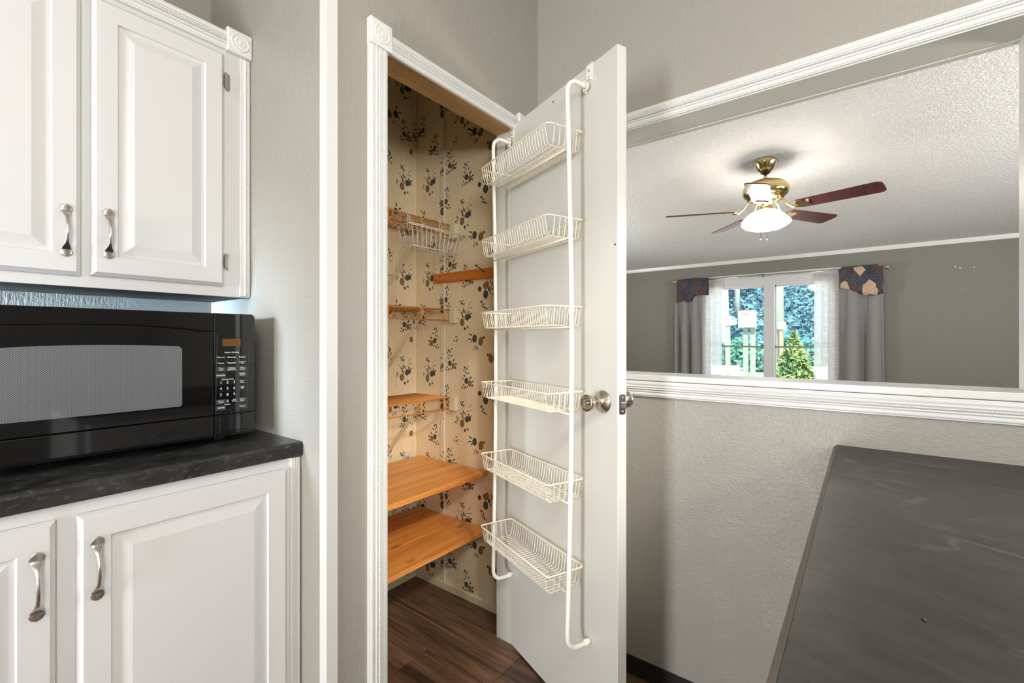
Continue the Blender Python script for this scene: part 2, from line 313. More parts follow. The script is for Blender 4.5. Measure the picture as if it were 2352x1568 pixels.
M = dict(
 wall=wall_paint('grey_beige_wall_paint', (163, 159, 149)),
 wallr=wall_paint('living_room_wall_paint', (128, 128, 118), .55),
 white=mat('white_cabinet_paint', (217, 217, 216), .38, bump=(60, .05, .001)),
 trim=mat('white_trim_paint', (224, 224, 221), .32),
 door=mat('white_door_paint', (210, 209, 202), .36, bump=(1, .10, .0012, (90, 90, 6))),
 jamb=mat('grey_white_jamb_paint', (214, 214, 204), .5),
 tan=wood('tan_head_jamb', (214, 176, 124), (196, 154, 104), 'X', .6, .5),
 caulk=mat('dark_gap', (70, 66, 60), .8),
 pine=wood('varnished_pine', (236, 164, 82), (206, 124, 50), 'X', .33, 1, knots=True),
 pine_y=wood('varnished_pine_rail', (232, 142, 58), (204, 110, 36), 'Y', .35, 1),
 floor=wood('dark_plank', (126, 94, 70), (62, 44, 33), 'Y', .42, 1.2),
 lam=laminate('dark_slate_laminate', (43, 42, 40), (120, 118, 112), .42, ang=1.13),
 lamc=laminate('charcoal_laminate', (42, 41, 39), (132, 130, 126), .30, ang=.2, fine=(70, 60, 150), amt=.42, patch=.25),
 edge=mat('laminate_bevel_edge', (84, 75, 66), .4),
 gloss=mat('black_gloss_plastic', (12, 12, 13), .05, spec=.6),
 sat=mat('black_satin_plastic', (28, 30, 36), .25),
 dark=mat('dark_cavity', (16, 16, 16), .6),
 screen=screen_mat('perforated_door_screen'),
 lcd=mat('amber_display', (104, 66, 18), .3, emit=((150, 92, 20), .05)),
 seg=mat('display_segments', (78, 48, 12), .4),
 pad=mat('grey_key_pad', (58, 59, 62), .3),
 ink=mat('white_print', (228, 228, 228), .6),
 nickel=mat('brushed_nickel', (206, 200, 192), .26, 1),
 chrome=mat('polished_metal', (190, 190, 188), .14, 1),
 knobm=mat('satin_nickel', (196, 186, 172), .24, 1),
 plate=mat('dull_nickel', (134, 130, 124), .38, 1),
 rack=mat('white_enamel', (240, 236, 224), .3),
 wire=mat('cream_wire_coating', (236, 228, 208), .35),
 wirew=mat('white_wire_coating', (232, 226, 212), .35),
 tanw=mat('tan_wire_coating', (212, 148, 78), .4),
 cream=mat('cream_plastic', (222, 210, 176), .5),
 std=mat('white_steel', (216, 212, 202), .4),
 nail=mat('dark_steel', (34, 32, 32), .4, .8),
 paper=wallpaper('fruit_wallpaper'),
 pop=popcorn('popcorn_ceiling'),
 brass=mat('polished_brass', (222, 200, 144), .15, 1),
 blade=wood('mahogany_blade', (96, 34, 40), (64, 20, 28), 'X', .36, 1),
 lampglass=mat('lit_frosted_glass', (255, 246, 228), .4, emit=((255, 246, 230), 24)),
 black=mat('black_rubber', (24, 24, 26), .5),
 baseb=mat('black_vinyl_base', (30, 29, 28), .45),
 curtain=mat('grey_curtain_fabric', (140, 138, 138), .8, bump=(500, .1, .001)),
 sheer=sheer_mat('white_sheer_fabric'),
 patch=patchwork('patchwork_fabric'),
 frame=mat('white_vinyl_window', (214, 214, 216), .45),
 rail=mat('grey_sash_rail', (136, 142, 142), .5),
 glass=glass_mat('window_glass', (.96, 1.0, 1.0, 1)),
 subfloor=mat('subfloor', (70, 52, 40), .7),
 carpet=mat('beige_carpet', (160, 148, 132), .95),
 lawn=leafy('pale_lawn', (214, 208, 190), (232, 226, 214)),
 hill=leafy('haze_tinted_hillside', (30, 66, 78), (60, 98, 108), 1.9),  # blue haze and skylit shade are mixed into the hill colour
 leafa=leafy('haze_tinted_foliage', (36, 88, 74), (78, 136, 112)),  # teal of haze and skylit shade put into the leaf colour
 leafb=leafy('yellow_green_shrub', (54, 94, 46), (130, 152, 84)),  # mottled from mid green to yellowish green
 under=leafy('haze_tinted_undergrowth', (34, 78, 90), (74, 116, 122), .6),  # leaf colours carry the same painted blue haze as the hill
 bark=mat('pale_bark', (150, 160, 150), .9, var=(9, .3)),
 postw=mat('weathered_post', (112, 124, 108), .9, var=(12, .2)),
 metalbox=mat('painted_metal_box', (158, 166, 148), .5),
 red=mat('red_plastic', (190, 70, 60), .5),
 rust=mat('rusty_pipe', (150, 98, 74), .7),
 shard=mat('bright_chip', (120, 116, 100), .18, .8),
)

# ------------------------------------------------------------------ mesh helpers
class MB:
    def __init__(s): s.v = []; s.f = []; s.sm = []
    def add(s, vs_, fs, smooth=False):
        b = len(s.v); s.v += [tuple(v) for v in vs_]; s.f += [tuple(i+b for i in f) for f in fs]; s.sm += [smooth]*len(fs); return s
    def box(s, x0, x1, y0, y1, z0, z1):
        return s.add([(x, y, z) for x in (x0, x1) for y in (y0, y1) for z in (z0, z1)],
                     [(0, 1, 3, 2), (4, 6, 7, 5), (0, 4, 5, 1), (2, 3, 7, 6), (0, 2, 6, 4), (1, 5, 7, 3)])
    def tube(s, pts, r, seg=8, caps=True, closed=False):
        P = [Vector(p) for p in pts]; n = len(P); R = r if isinstance(r, (list, tuple)) else [r]*n
        T = []
        for i in range(n):
            a = P[(i-1) % n] if (closed or i > 0) else P[i]; b = P[(i+1) % n] if (closed or i < n-1) else P[i]
            t = (b-a); T.append(t.normalized() if t.length > 1e-9 else Vector((0, 0, 1)))
        u = T[0].orthogonal().normalized(); vs_ = []
        for i in range(n):
            u = (u - T[i]*u.dot(T[i])); u = u.normalized() if u.length > 1e-6 else T[i].orthogonal().normalized()
            w_ = T[i].cross(u)
            for k in range(seg):
                a = 2*PI*k/seg; vs_.append(P[i] + (u*math.cos(a)+w_*math.sin(a))*R[i])
        fs = []
        for i in range(n if closed else n-1):
            j = (i+1) % n
            for k in range(seg):
                k2 = (k+1) % seg; fs.append((i*seg+k, i*seg+k2, j*seg+k2, j*seg+k))
        s.add(vs_, fs, True)
        if caps and not closed:
            b = len(s.v)-n*seg
            s.f += [tuple(b+k for k in range(seg-1, -1, -1)), tuple(b+(n-1)*seg+k for k in range(seg))]; s.sm += [False]*2
        return s
    def lathe(s, prof, c, axis=(0, 0, 1), seg=24, rip=None):
        ax = Vector(axis).normalized(); u = ax.orthogonal().normalized(); w_ = ax.cross(u); c = Vector(c)
        if abs(ax.z) > .99: u = Vector((1, 0, 0)); w_ = ax.cross(u)
        vs_ = []
        for (r, h) in prof:
            for k in range(seg):
                a = 2*PI*k/seg; rr = r*(1+(rip[1]*math.cos(rip[0]*a) if rip else 0)); vs_.append(c+ax*h+(u*math.cos(a)+w_*math.sin(a))*rr)
        n = len(prof); fs = []
        for i in range(n-1):
            for k in range(seg):
                k2 = (k+1) % seg; fs.append((i*seg+k, i*seg+k2, (i+1)*seg+k2, (i+1)*seg+k))
        s.add(vs_, fs, True); b = len(s.v)-n*seg
        for i, rev in ((0, True), (n-1, False)):
            if prof[i][0] > 1e-5:
                f = [b+i*seg+k for k in range(seg)]; s.f.append(tuple(f[::-1] if rev else f)); s.sm.append(False)
        return s
    def prism(s, prof, fn, a0, a1):
        """prof: closed 2-D outline; fn(p, q, a) -> point; extruded from a0 to a1"""
        n = len(prof)
        s.add([fn(p, q, a0) for p, q in prof]+[fn(p, q, a1) for p, q in prof],
              [(i, (i+1) % n, n+(i+1) % n, n+i) for i in range(n)]+[tuple(range(n-1, -1, -1)), tuple(range(n, 2*n))]); return s
    def rings(s, x0, x1, z0, z1, lv, fn):
        """nested rectangles lofted: lv = [(inset, height)]; fn(x, h, z) -> point"""
        vs_ = []
        for ins, h in lv:
            for (x, z) in ((x0+ins, z0+ins), (x1-ins, z0+ins), (x1-ins, z1-ins), (x0+ins, z1-ins)): vs_.append(fn(x, h, z))
        fs = [(3, 2, 1, 0)]
        for i in range(len(lv)-1):
            for k in range(4):
                k2 = (k+1) % 4; fs.append((i*4+k, i*4+k2, i*4+4+k2, i*4+4+k))
        e = (len(lv)-1)*4; fs.append((e, e+1, e+2, e+3)); s.add(vs_, fs); return s
    def build(s, name, m, parent=None, bevel=0, loc=None, kind=None):
        me = bpy.data.meshes.new(name); me.from_pydata(s.v, [], s.f); me.update()
        me.polygons.foreach_set('use_smooth', s.sm)
        bm = bmesh.new(); bm.from_mesh(me); bmesh.ops.recalc_face_normals(bm, faces=bm.faces); bm.to_mesh(me); bm.free()
        me.materials.append(m)
        o = bpy.data.objects.new(name, me); COL.objects.link(o)
        if parent is not None: o.parent = parent
        if parent is not None and parent.get('_o') is not None:
            v = Vector(parent['_o']); me.transform(Matrix.Translation(-v))
        if loc: o.location = loc
        if bevel:
            bv = o.modifiers.new('edge', 'BEVEL'); bv.width = bevel; bv.segments = 2; bv.limit_method = 'ANGLE'; bv.angle_limit = math.radians(40)
        if kind: o['kind'] = kind
        return o

def empty(name, loc=(0, 0, 0)):
    """Empty at a thing's base; its parts are written in world coordinates and moved under it"""
    o = bpy.data.objects.new(name, None); COL.objects.link(o); o.location = loc; o['_o'] = tuple(loc); o.empty_display_size = .05
    return o
def tag(o, label, cat, group=None):
    o['label'] = label; o['category'] = cat
    if group: o['group'] = group
    return o
def struct(o, label=None):
    o['kind'] = 'structure'
    if label: o['label'] = label
    return o
def sub(mb, name, m, parent, **k):
    """sub-part: parent mesh is already at its thing's origin"""
    g = parent
    while g.parent is not None: g = g.parent
    o = mb.build(name, m, None, **k)
    if g.get('_o') is not None: o.data.transform(Matrix.Translation(-Vector(g['_o'])))
    o.parent = parent; return o
def arc(c, u, v, r, a0, a1, n=8):
    c, u, v = Vector(c), Vector(u), Vector(v)
    return [c+u*(r*math.cos(a0+(a1-a0)*i/n))+v*(r*math.sin(a0+(a1-a0)*i/n)) for i in range(n+1)]
def rope(mb, p0, p1, r=.0026, pitch=.007):
    p0, p1 = Vector(p0), Vector(p1); L = (p1-p0).length; n = int(L/pitch*4)
    return mb.tube([p0+(p1-p0)*i/n for i in range(n+1)], [r*(1+.32*math.sin(i*PI/2)) for i in range(n+1)], 6)

# ------------------------------------------------------------------ the setting: floors, walls, ceilings
fl = MB().box(-3, 1.6, -3.2, 1.95, -.08, -.012).build('floor', M['subfloor']); struct(fl)
pw, gap = .2265, .0012
k0 = -16
for k in range(k0, 2):                                        # vinyl planks run away from the camera along Y
    x0 = 1.2142+pw*k; x1 = min(x0+pw, 1.575)
    if x1 < -.9: continue
    ys = [-1.4, -.2, 1.035, 1.83] if k == 0 else ([-1.4, -.75+.37*(k % 3), .42+.31*(k % 4), 1.83])
    for a, b in zip(ys[:-1], ys[1:]):
        if b-a < .05: continue
        zt = random.uniform(-.0006, 0)
        MB().box(x0+gap, x1-gap, a+gap, b-gap, -.012, zt).build('plank', M['floor'], fl, bevel=.0012)
f2 = MB().box(1.6, 6.2, -3.2, 4.6, -.08, 0).build('floor', M['carpet']); struct(f2)

wb = MB().box(-3, 1.56, 1.825, 1.93, 0, 2.75).build('wall_back', M['wall']); struct(wb)
MB().box(-3.1, -3, -3.3, 1.93, 0, 2.4).build('wall_left', M['wall'])['kind'] = 'structure'
wf = MB().box(-3, 6.2, -3.3, -3.2, 0, 2.75).build('wall_front', M['wall']); struct(wf)
wn_ = MB().box(.635, .70, 1.18, 1.825, 0, 2.66).build('wall_niche', M['wall']); struct(wn_)
# pantry front wall with its door opening
wp = MB().box(.635, .814, 1.08, 1.18, 0, 2.70).box(1.438, 1.58, 1.08, 1.18, 0, 2.70).box(.814, 1.438, 1.08, 1.18, 2.036, 2.70).build('wall_pantry', M['wall']); struct(wp)
# wall with the pass-through opening
OY0, OY1, OZ0, OZ1 = -.317, .80, 1.060, 1.966
wr = (MB().box(1.58, 1.71, -3.2, OY0, 0, 2.72).box(1.58, 1.71, OY1, 4.6, 0, 2.72).box(1.58, 1.71, OY0, OY1, 0, OZ0).box(1.58, 1.71, OY0, OY1, OZ1, 2.72)).build('wall_right', M['wall']); struct(wr)
MB().box(1.71, 6.2, 4.5, 4.6, 0, 2.75).build('wall_living_end', M['wallr'])['kind'] = 'structure'
# far living-room wall with the window opening
WY0, WY1, WZ0, WZ1 = .24, 1.60, .55, 1.93
wfr = (MB().box(6.05, 6.17, -3.2, WY0, 0, 2.3).box(6.05, 6.17, WY1, 4.5, 0, 2.3).box(6.05, 6.17, WY0, WY1, 0, WZ0).box(6.05, 6.17, WY0, WY1, WZ1, 2.3)).build('wall_living', M['wallr']); struct(wfr)
for y_, z_, r__ in ((-.689, 1.897, .007), (-.7235, 1.8836, .008), (-.8176, 1.8788, .006), (-.737, 1.676, .004)): MB().lathe([(.0001, 0), (r__, 0), (r__*.8, .002), (.0001, .0025)], (6.05, y_, z_), (-1, 0, 0), 10).build('paint_chip', M['trim'], wfr)
def slab(name, xa, za, xb, zb, y0, y1, m):
    o = MB().prism([(xa, za), (xb, zb), (xb, zb+.1), (xa, za+.1)], lambda p, q, a: (p, a, q), y0, y1).build(name, m); struct(o); return o
slab('ceiling', 1.70, 2.693, 6.3, 2.158-.031, -3.3, 4.6, M['pop'])
slab('ceiling', -3.1, 2.12, 1.70, 2.70, -3.3, 1.95, M['pop'])
MB().prism([(6.05, 2.118), (6.05, 2.19), (6.02, 2.19), (6.036, 2.13), (6.036, 2.118)], lambda p, q, a: (p, a, q), -3.2, 4.5).build('trim_4', M['trim'])['kind'] = 'structure'
MB().box(1.571, 1.58, .075, 1.07, 0, .062).build('baseboard_right', M['baseb'])['kind'] = 'structure'

# ------------------------------------------------------------------ pantry interior: printed wallpaper panels
def paper_wall(name, s0, s1, z0, z1, motifs, fn, parent=None, thick=None):
    """a panel cut so that each printed motif has its own rectangle; the print is in the UV map"""
    rects = [(s-hw, s+hw, z-hh, z+hh, s, z, t, fl_) for (s, z, t, fl_, hw, hh) in motifs]
    S = sorted({s0, s1}|{x for r in rects for x in r[:2] if s0 < x < s1}); Z = sorted({z0, z1}|{x for r in rects for x in r[2:4] if z0 < x < z1})
    vs_ = [fn(a, b) for a in S for b in Z]; nz_ = len(Z); fs = []; uvs = []
    for i in range(len(S)-1):
        for j in range(nz_-1):
            q = [(i, j), (i+1, j), (i+1, j+1), (i, j+1)]; fs.append([a*nz_+b for a, b in q])
            cs, cz = (S[i]+S[i+1])/2, (Z[j]+Z[j+1])/2
            hit = next((r for r in rects if r[0] < cs < r[1] and r[2] < cz < r[3]), None)
            for a, b in q:
                if hit: uvs.append(((S[a]-hit[4])/.08*hit[7]+10*hit[6], (Z[b]-hit[5])/.08))
                else: uvs.append((-60, 0))
    me = bpy.data.meshes.new(name); me.from_pydata(vs_, [], fs); me.update()
    ul = me.uv_layers.new(name='print')
    for l, c in zip(ul.data, uvs): l.uv = c
    me.materials.append(M['paper'])
    o = bpy.data.objects.new(name, me); COL.objects.link(o)
    if parent: o.parent = parent
    so = o.modifiers.new('board', 'SOLIDIFY'); so.thickness = thick or .012; so.offset = 1
    return o
PER = .4735
def col_of(s, z, t, f, hw, hh, lo=0.02, hi=2.6):
    out = []; zz = z
    while zz > lo: zz -= PER
    zz += PER
    while zz < hi: out.append((s, zz, t, f, hw, hh)); zz += PER
    return out
right_m = []
for a in ((1.478, 1.3207, 0, -1, .066, .088), (1.716, 1.5208, 0, -1, .048, .088), (1.404, 1.204, 1, -1, .062, .058), (1.346, 1.4161, 2, -1, .050, .085), (1.457, 1.495, 3, -1, .042, .060),
          (1.565, 1.5731, 3, -1, .044, .080), (1.610, 1.405, 3, 1, .044, .070), (1.688, 1.208, 3, 1, .046, .055), (1.775, 1.32, 3, 1, .035, .075), (1.25, 1.30, 0, -1, .045, .088), (1.54, 1.17, 3, 1, .02, .05), (1.29, 1.60, 1, 1, .05, .06)):
    right_m += col_of(*a)
o = paper_wall('wall_pantry_right', 1.18, 1.825, 0, 2.55, right_m, lambda s, z: (1.56, s, z)); struct(o)
wpr = o
back_m = []
for a in ((1.484, 1.053, 0, 1, .050, .088), (1.492, 1.289, 3, 1, .040, .070), (1.418, 1.352, 1, -1, .045, .055), (1.538, 1.225, 3, -1, .022, .06), (1.36, 1.12, 2, 1, .05, .08), (1.25, 1.3, 0, 1, .06, .088)):
    back_m += col_of(*a)
o = paper_wall('wall_pantry_back', .70, 1.56, 0, 2.55, back_m, lambda s, z: (s, 1.815, z)); struct(o); wpb = o
o.modifiers[0].offset = -1
o = paper_wall('batten', 1.612, 1.634, 0.03, 2.55, col_of(1.623, 1.56, 3, 1, .011, .05)+col_of(1.623, 1.36, 2, 1, .011, .07), lambda s, z: (1.5555, s, z), wpr, .004)
o = paper_wall('batten', 1.535, 1.556, 0.03, 2.55, col_of(1.546, 1.30, 3, 1, .010, .06), lambda s, z: (s, 1.811, z), wpb, .004); o.modifiers[0].offset = -1
MB().box(1.5535, 1.5625, 1.6085, 1.6118, .03, 2.5).build('batten_edge', M['std'], wpr)
MB().box(1.549, 1.56, 1.18, 1.815, 0, .035).build('skirting', M['cream'], wpr, bevel=.003)
MB().box(.70, 1.56, 1.806, 1.815, 0, .035).build('skirting', M['cream'], wpb, bevel=.003)
MB().box(.70, .712, 1.18, 1.815, 0, 2.5).build('wall_pantry_left', M['cream'])['kind'] = 'structure'

# ------------------------------------------------------------------ door frame: jambs, casing with reeded profile and rosettes
def casing_outline(w_, t):
    """reeded casing cross-section: (across, out)"""
    pts = [(0, 0), (0, t*.62)]
    for c, hw, h in ((.16, .11, .86), (.36, .07, .95), (.5, .055, .88), (.64, .07, .95), (.84, .11, .86)):
        for k in range(7):
            a = PI-PI*k/6; pts.append((w_*(c+hw*math.cos(a)), t*(.62+(h-.62)*math.sin(a))))
    return pts+[(w_, t*.62), (w_, 0)]
def rosette(cx, cz, y, half, parent):
    mb = MB().rings(cx-half, cx+half, cz-half, cz+half, [(0, 0), (0, .018), (.0035, .020)], lambda x, h, z: (x, y-h, z))
    r = mb.build('rosette_block', M['trim'], parent)
    k = half/.0355
    pr = [(.027*k, 0), (.027*k, .0012), (.0245*k, .0034), (.022*k, .0018), (.019*k, .0005), (.016*k, .0022), (.013*k, .0034), (.010*k, .0018), (.0065*k, .0014), (.004*k, .0042), (.0001, .005)]
    sub(MB().lathe(pr, (cx, y-.0199, cz), (0, -1, 0), 36), 'rosette_rings', M['trim'], r)
    return r
dc = empty('trim_2', (.79, 1.08, 0)); struct(dc, 'white reeded casing around the pantry doorway')
MB().prism(casing_outline(.060, .0155), lambda p, q, a: (.7545+p, 1.08-q, a), 0, 2.017).build('side_casing', M['trim'], dc)
MB().prism(casing_outline(.060, .0155), lambda p, q, a: (1.436+p, 1.08-q, a), 0, 2.017).build('side_casing', M['trim'], dc)
h_ = MB().prism(casing_outline(.053, .0155), lambda p, q, a: (a, 1.08-q, 2.018+p), .824, 1.436).build('header_casing', M['trim'], dc)
r_ = MB(); rope(r_, (.7845, 1.0655, 0), (.7845, 1.0655, 2.014)); r_.build('rope_bead', M['trim'], dc)
rosette(.789, 2.051, 1.08, .0355, dc); rosette(1.466, 2.051, 1.08, .0355, dc)
MB().box(.8115, .8175, 1.081, 1.182, 0, 2.03).build('side_jamb', M['jamb'], dc); MB().box(1.4355, 1.45, 1.0825, 1.182, 0, 2.03).build('side_jamb', M['jamb'], dc)
MB().box(.812, 1.44, 1.082, 1.182, 2.030, 2.040).build('head_jamb', M['tan'], dc)
# corner guard on the outside wall corner
cg = MB().prism([(.6312, 1.0762), (.664, 1.0762), (.664, 1.0795), (.6345, 1.0795), (.6345, 1.108), (.6312, 1.108)], lambda p, q, a: (p, q, a), 0, 2.66).build('trim_1', M['trim'], bevel=.0015); struct(cg, 'white corner guard strip on the wall corner left of the pantry')

# ------------------------------------------------------------------ pass-through trim
pt = empty('trim_3', (1.58, 0, 1.06)); struct(pt, 'white reeded trim and ledge around the pass-through opening')
MB().prism(casing_outline(.056, .017), lambda p, q, a: (1.58-q, a, OZ1+p), OY0-.06, OY1+.06).build('head_casing', M['trim'], pt)
r_ = MB(); rope(r_, (1.5645, OY0-.06, OZ1+.028), (1.5645, OY1+.06, OZ1+.028)); r_.build('rope_bead', M['trim'], pt)
MB().prism(casing_outline(.054, .017), lambda p, q, a: (1.58-q, a, 1.004+p), OY0-.06, OY1+.06).build('apron_casing', M['trim'], pt)
r_ = MB(); rope(r_, (1.5645, OY0-.06, 1.031), (1.5645, OY1+.06, 1.031)); r_.build('rope_bead', M['trim'], pt)
MB().box(1.566, 1.722, OY0-.07, OY1+.07, 1.060, 1.080).build('ledge', M['trim'], pt, bevel=.0025)
MB().prism(casing_outline(.056, .017), lambda p, q, a: (1.58-q, OY1+p, a), 1.08, OZ1+.056).build('end_casing', M['trim'], pt)
MB().prism(casing_outline(.056, .017), lambda p, q, a: (1.58-q, OY0-p, a), 1.08, OZ1+.056).build('end_casing', M['trim'], pt)
MB().box(1.576, 1.715, OY0, OY1, OZ1-.004, OZ1+.004).build('head_liner', M['jamb'], pt)
MB().box(1.696, 1.720, OY0, OY1, OZ1-.007, OZ1+.012).build('stop_strip', M['jamb'], pt, bevel=.002)
MB().box(1.576, 1.715, OY0-.004, OY0+.004, 1.08, OZ1-.004).build('end_liner', M['trim'], pt)
MB().box(1.576, 1.715, OY1-.004, OY1+.004, 1.08, OZ1-.004).build('end_liner', M['trim'], pt)

# ------------------------------------------------------------------ the open pantry door
HX, HY = 1.4217, 1.0975
DX, DY = -.37254, -.92802          # along the door, hinge to free edge
NX, NY = -.92802, .37254           # off the inside face, towards the rack
DW, DT, DZ0, DZ1 = .5909, .034, .012, 2.036
def dp(a, s, z): return (HX+a*DX+s*NX, HY+a*DY+s*NY, z)
def dbox(mb, a0, a1, s0, s1, z0, z1):
    mb.add([dp(a, s, z) for a in (a0, a1) for s in (s0, s1) for z in (z0, z1)],
           [(0, 1, 3, 2), (4, 6, 7, 5), (0, 4, 5, 1), (2, 3, 7, 6), (0, 2, 6, 4), (1, 5, 7, 3)]); return mb
door = empty('door_1', (HX, HY, 0)); struct(door, 'white flush pantry door standing open')
slb = dbox(MB(), .002, DW, -DT, 0, DZ0, DZ1).build('door_slab', M['door'], door, bevel=.0015)
for k in (.30, 1.02, 1.80):
    h = MB().tube([dp(-.004, -DT-.001, k), dp(-.004, -DT-.001, k+.09)], .006, 10); h.build('hinge', M['plate'], door)
ka, kz = .5321, 1.0233
nrm = Vector((NX, NY, 0))
kn = MB().lathe([(.0001, .0), (.033, 0), (.033, .003), (.030, .006), (.018, .014), (.0135, .022), (.0135, .030), (.0185, .040), (.0235, .052), (.0245, .062), (.0235, .0655), (.014, .061), (.0095, .060), (.0001, .060)], dp(ka, 0, kz), nrm, 36).build('door_knob', M['knobm'], door)
sub(MB().lathe([(.0001, 0), (.0062, 0), (.0062, .004), (.0045, .005), (.003, .003), (.0001, .0028)], dp(ka, .060, kz), nrm, 20), 'key_cylinder', M['chrome'], kn)
MB().lathe([(.0001, .0), (.033, 0), (.033, .003), (.030, .006), (.018, .014), (.0135, .022), (.0135, .030), (.0185, .040), (.0235, .052), (.0245, .062), (.022, .066), (.0001, .067)], dp(ka, -DT, kz), -nrm, 36).build('door_knob', M['knobm'], door)
for a_, z_ in ((.5806, 1.4735), (.2825, 2.0084)): MB().lathe([(.0001, 0), (.0030, 0), (.0030, .0006), (.0001, .0006)], dp(a_, 0, z_), nrm, 10).build('screw_hole', M['dark'], door)
# latch face plate in the free edge
lp = MB()
pl = []
for (cs, cz, a0) in ((.0055, .0225, 0), (-.0055, .0225, PI/2), (-.0055, -.0225, PI), (.0055, -.0225, 1.5*PI)):
    for i in range(5): pl.append((cs+.006*math.cos(a0+i*PI/8), cz+.006*math.sin(a0+i*PI/8)))
lp.prism(pl, lambda p, q, a: dp(a, -DT/2+p, 1.021+q), DW-.001, DW+.002)
lpo = lp.build('latch_plate', M['plate'], door)
sub(MB().prism([(0, -.0075), (.011, -.0075), (.0, .0075)], lambda p, q, a: dp(DW+.001+p, -DT/2+q, 1.019+a), -.0085, .0085), 'latch_bolt', M['chrome'], lpo, bevel=.0015)
for q in (.019, -.019):
    sub(MB().lathe([(.0001, 0), (.0042, 0), (.0036, .0014), (.0012, .0014), (.001, .0004), (.0001, .0004)], dp(DW+.002, -DT/2, 1.021+q), (DX, DY, 0), 14), 'screw', M['chrome'], lpo)

# ------------------------------------------------------------------ over-the-door rack
rk = empty('door_rack', dp(.24, 0, 1.2)); tag(rk, 'white over-door wire rack with six baskets hung on the open pantry door', 'rack')
def upright(a, bow):
    pts = [Vector(dp(a, .004, .292)), Vector(dp(a, .030, .290))]
    c = dp(a, .084-.035, .325)
    pts += arc(dp(a, .050, .325), nrm, (0, 0, -1), .035, PI/2, 0, 7)
    zb, zt = .345, 1.925
    for i in range(13):
        t = i/12; z = zb+(zt-zb)*t; pts.append(Vector(dp(a-bow*.2*math.sin(PI*t), .085-bow*math.sin(PI*t)*(1 if t > 0 else 0), z)))
    pts += arc(dp(a, .050, 1.935), nrm, (0, 0, 1), .035, .15, PI/2, 7)
    pts += [Vector(dp(a, .030, 1.968)), Vector(dp(a, .014, 1.966))]
    return pts
TA = (.0125, .472)
for a, bow in zip(TA, (.012, .018)):
    pts = upright(a, bow)
    t = MB().tube(pts, .0072, 12).build('upright_tube', M['rack'], rk)
    hl = MB()
    for i in range(14):
        z = .42+i*.107
        tt = (z-.345)/1.58; ss = .085-bow*math.sin(PI*tt); aa = a-bow*.2*math.sin(PI*tt)
        hl.lathe([(.0001, 0), (.0024, 0), (.0024, .0006), (.0001, .0006)], dp(aa-.0069, ss+.0010, z), (-DX, -DY, 0), 8)
    sub(hl, 'peg_hole', M['dark'], t, kind='stuff')
    MB().tube([dp(a, .001, .2925), dp(a, .022, .2915)], .0096, 14).build('end_cap', M['rack'], rk)
    br = MB()
    dbox(br, a-.013, a+.013, .0005, .0030, 1.985, DZ1+.003); dbox(br, a-.013, a+.013, -DT-.002, .003, DZ1+.001, DZ1+.0035); dbox(br, a-.013, a+.013, -DT-.003, -DT-.0005, DZ1-.03, DZ1+.0035)
    dbox(br, a-.013, a+.013, .003, .014, 1.986, 1.9885)
    dbox(br, a-.013, a-.010, .003, .016, 1.955, 1.988)
    bo = br.build('over_door_bracket', M['rack'], rk)
    lo_ = MB().tube(arc(dp(a, .016, 1.966), (DX*0, 0, 1), (DX, DY, 0), .0098, 0, 2*PI, 18)[:-1], .003, 6, closed=True); sub(lo_, 'tube_clamp', M['rack'], bo)
    for z in (2.018, 1.998):
        sub(MB().lathe([(.0001, 0), (.0036, 0), (.003, .0022), (.0001, .0026)], dp(a, .003, z), nrm, 12), 'screw', M['nickel'], bo)
for zr, tilt in ((1.832, 0), (1.566, 0), (1.303, 0), (1.047, 0), (.783, .0), (.517, .0)):
    a0, a1, s0, s1, hh = .030, .463, .017, .150, .056
    rim = []
    for (ca, cs, st) in ((a1-.012, s1-.012, 0), (a0+.012, s1-.012, 1), (a0+.012, s0+.012, 2), (a1-.012, s0+.012, 3)):
        for i in range(5):
            an = st*PI/2+i*PI/8; rim.append(dp(ca+.012*math.cos(an), cs+.012*math.sin(an), zr))
    bk = MB().tube(rim, .0024, 8, closed=True).build('basket_rim', M['wire'], rk)
    wm = MB(); zb = zr-hh; n = 29
    for i in range(n):
        a = a0+.016+(a1-a0-.032)*i/(n-1)
        p = [Vector(dp(a, s1-.001, zr-.001)), Vector(dp(a, s1-.010, zb+.006)), Vector(dp(a, s1-.016, zb)), Vector(dp(a, s0+.014, zb)), Vector(dp(a, s0+.008, zb+.006)), Vector(dp(a, s0+.001, zr-.001))]
        wm.tube(p, .00135, 5, caps=False)
    for i in range(5):
        s = s0+.026+(s1-s0-.052)*i/4
        p = [Vector(dp(a0+.001, s, zr-.001)), Vector(dp(a0+.008, s, zb+.006)), Vector(dp(a0+.014, s, zb-.002)), Vector(dp(a1-.014, s, zb-.002)), Vector(dp(a1-.008, s, zb+.006)), Vector(dp(a1-.001, s, zr-.001))]
        wm.tube(p, .00135, 5, caps=False)
    sub(wm, 'basket_wires', M['wire'], bk, kind='stuff')
    sub(MB().tube([dp(TA[0], .080, zb-.006), dp(TA[1], .080, zb-.006)], .0024, 8), 'support_bar', M['wire'], bk)
    for a in TA: sub(MB().lathe([(.0001, -.010), (.0042, -.010), (.0042, -.0075), (.0001, -.0075)], dp(a, .074, zb-.006), (DX, DY, 0), 10), 'peg_end', M['plate'], bk) if a > .3 else None

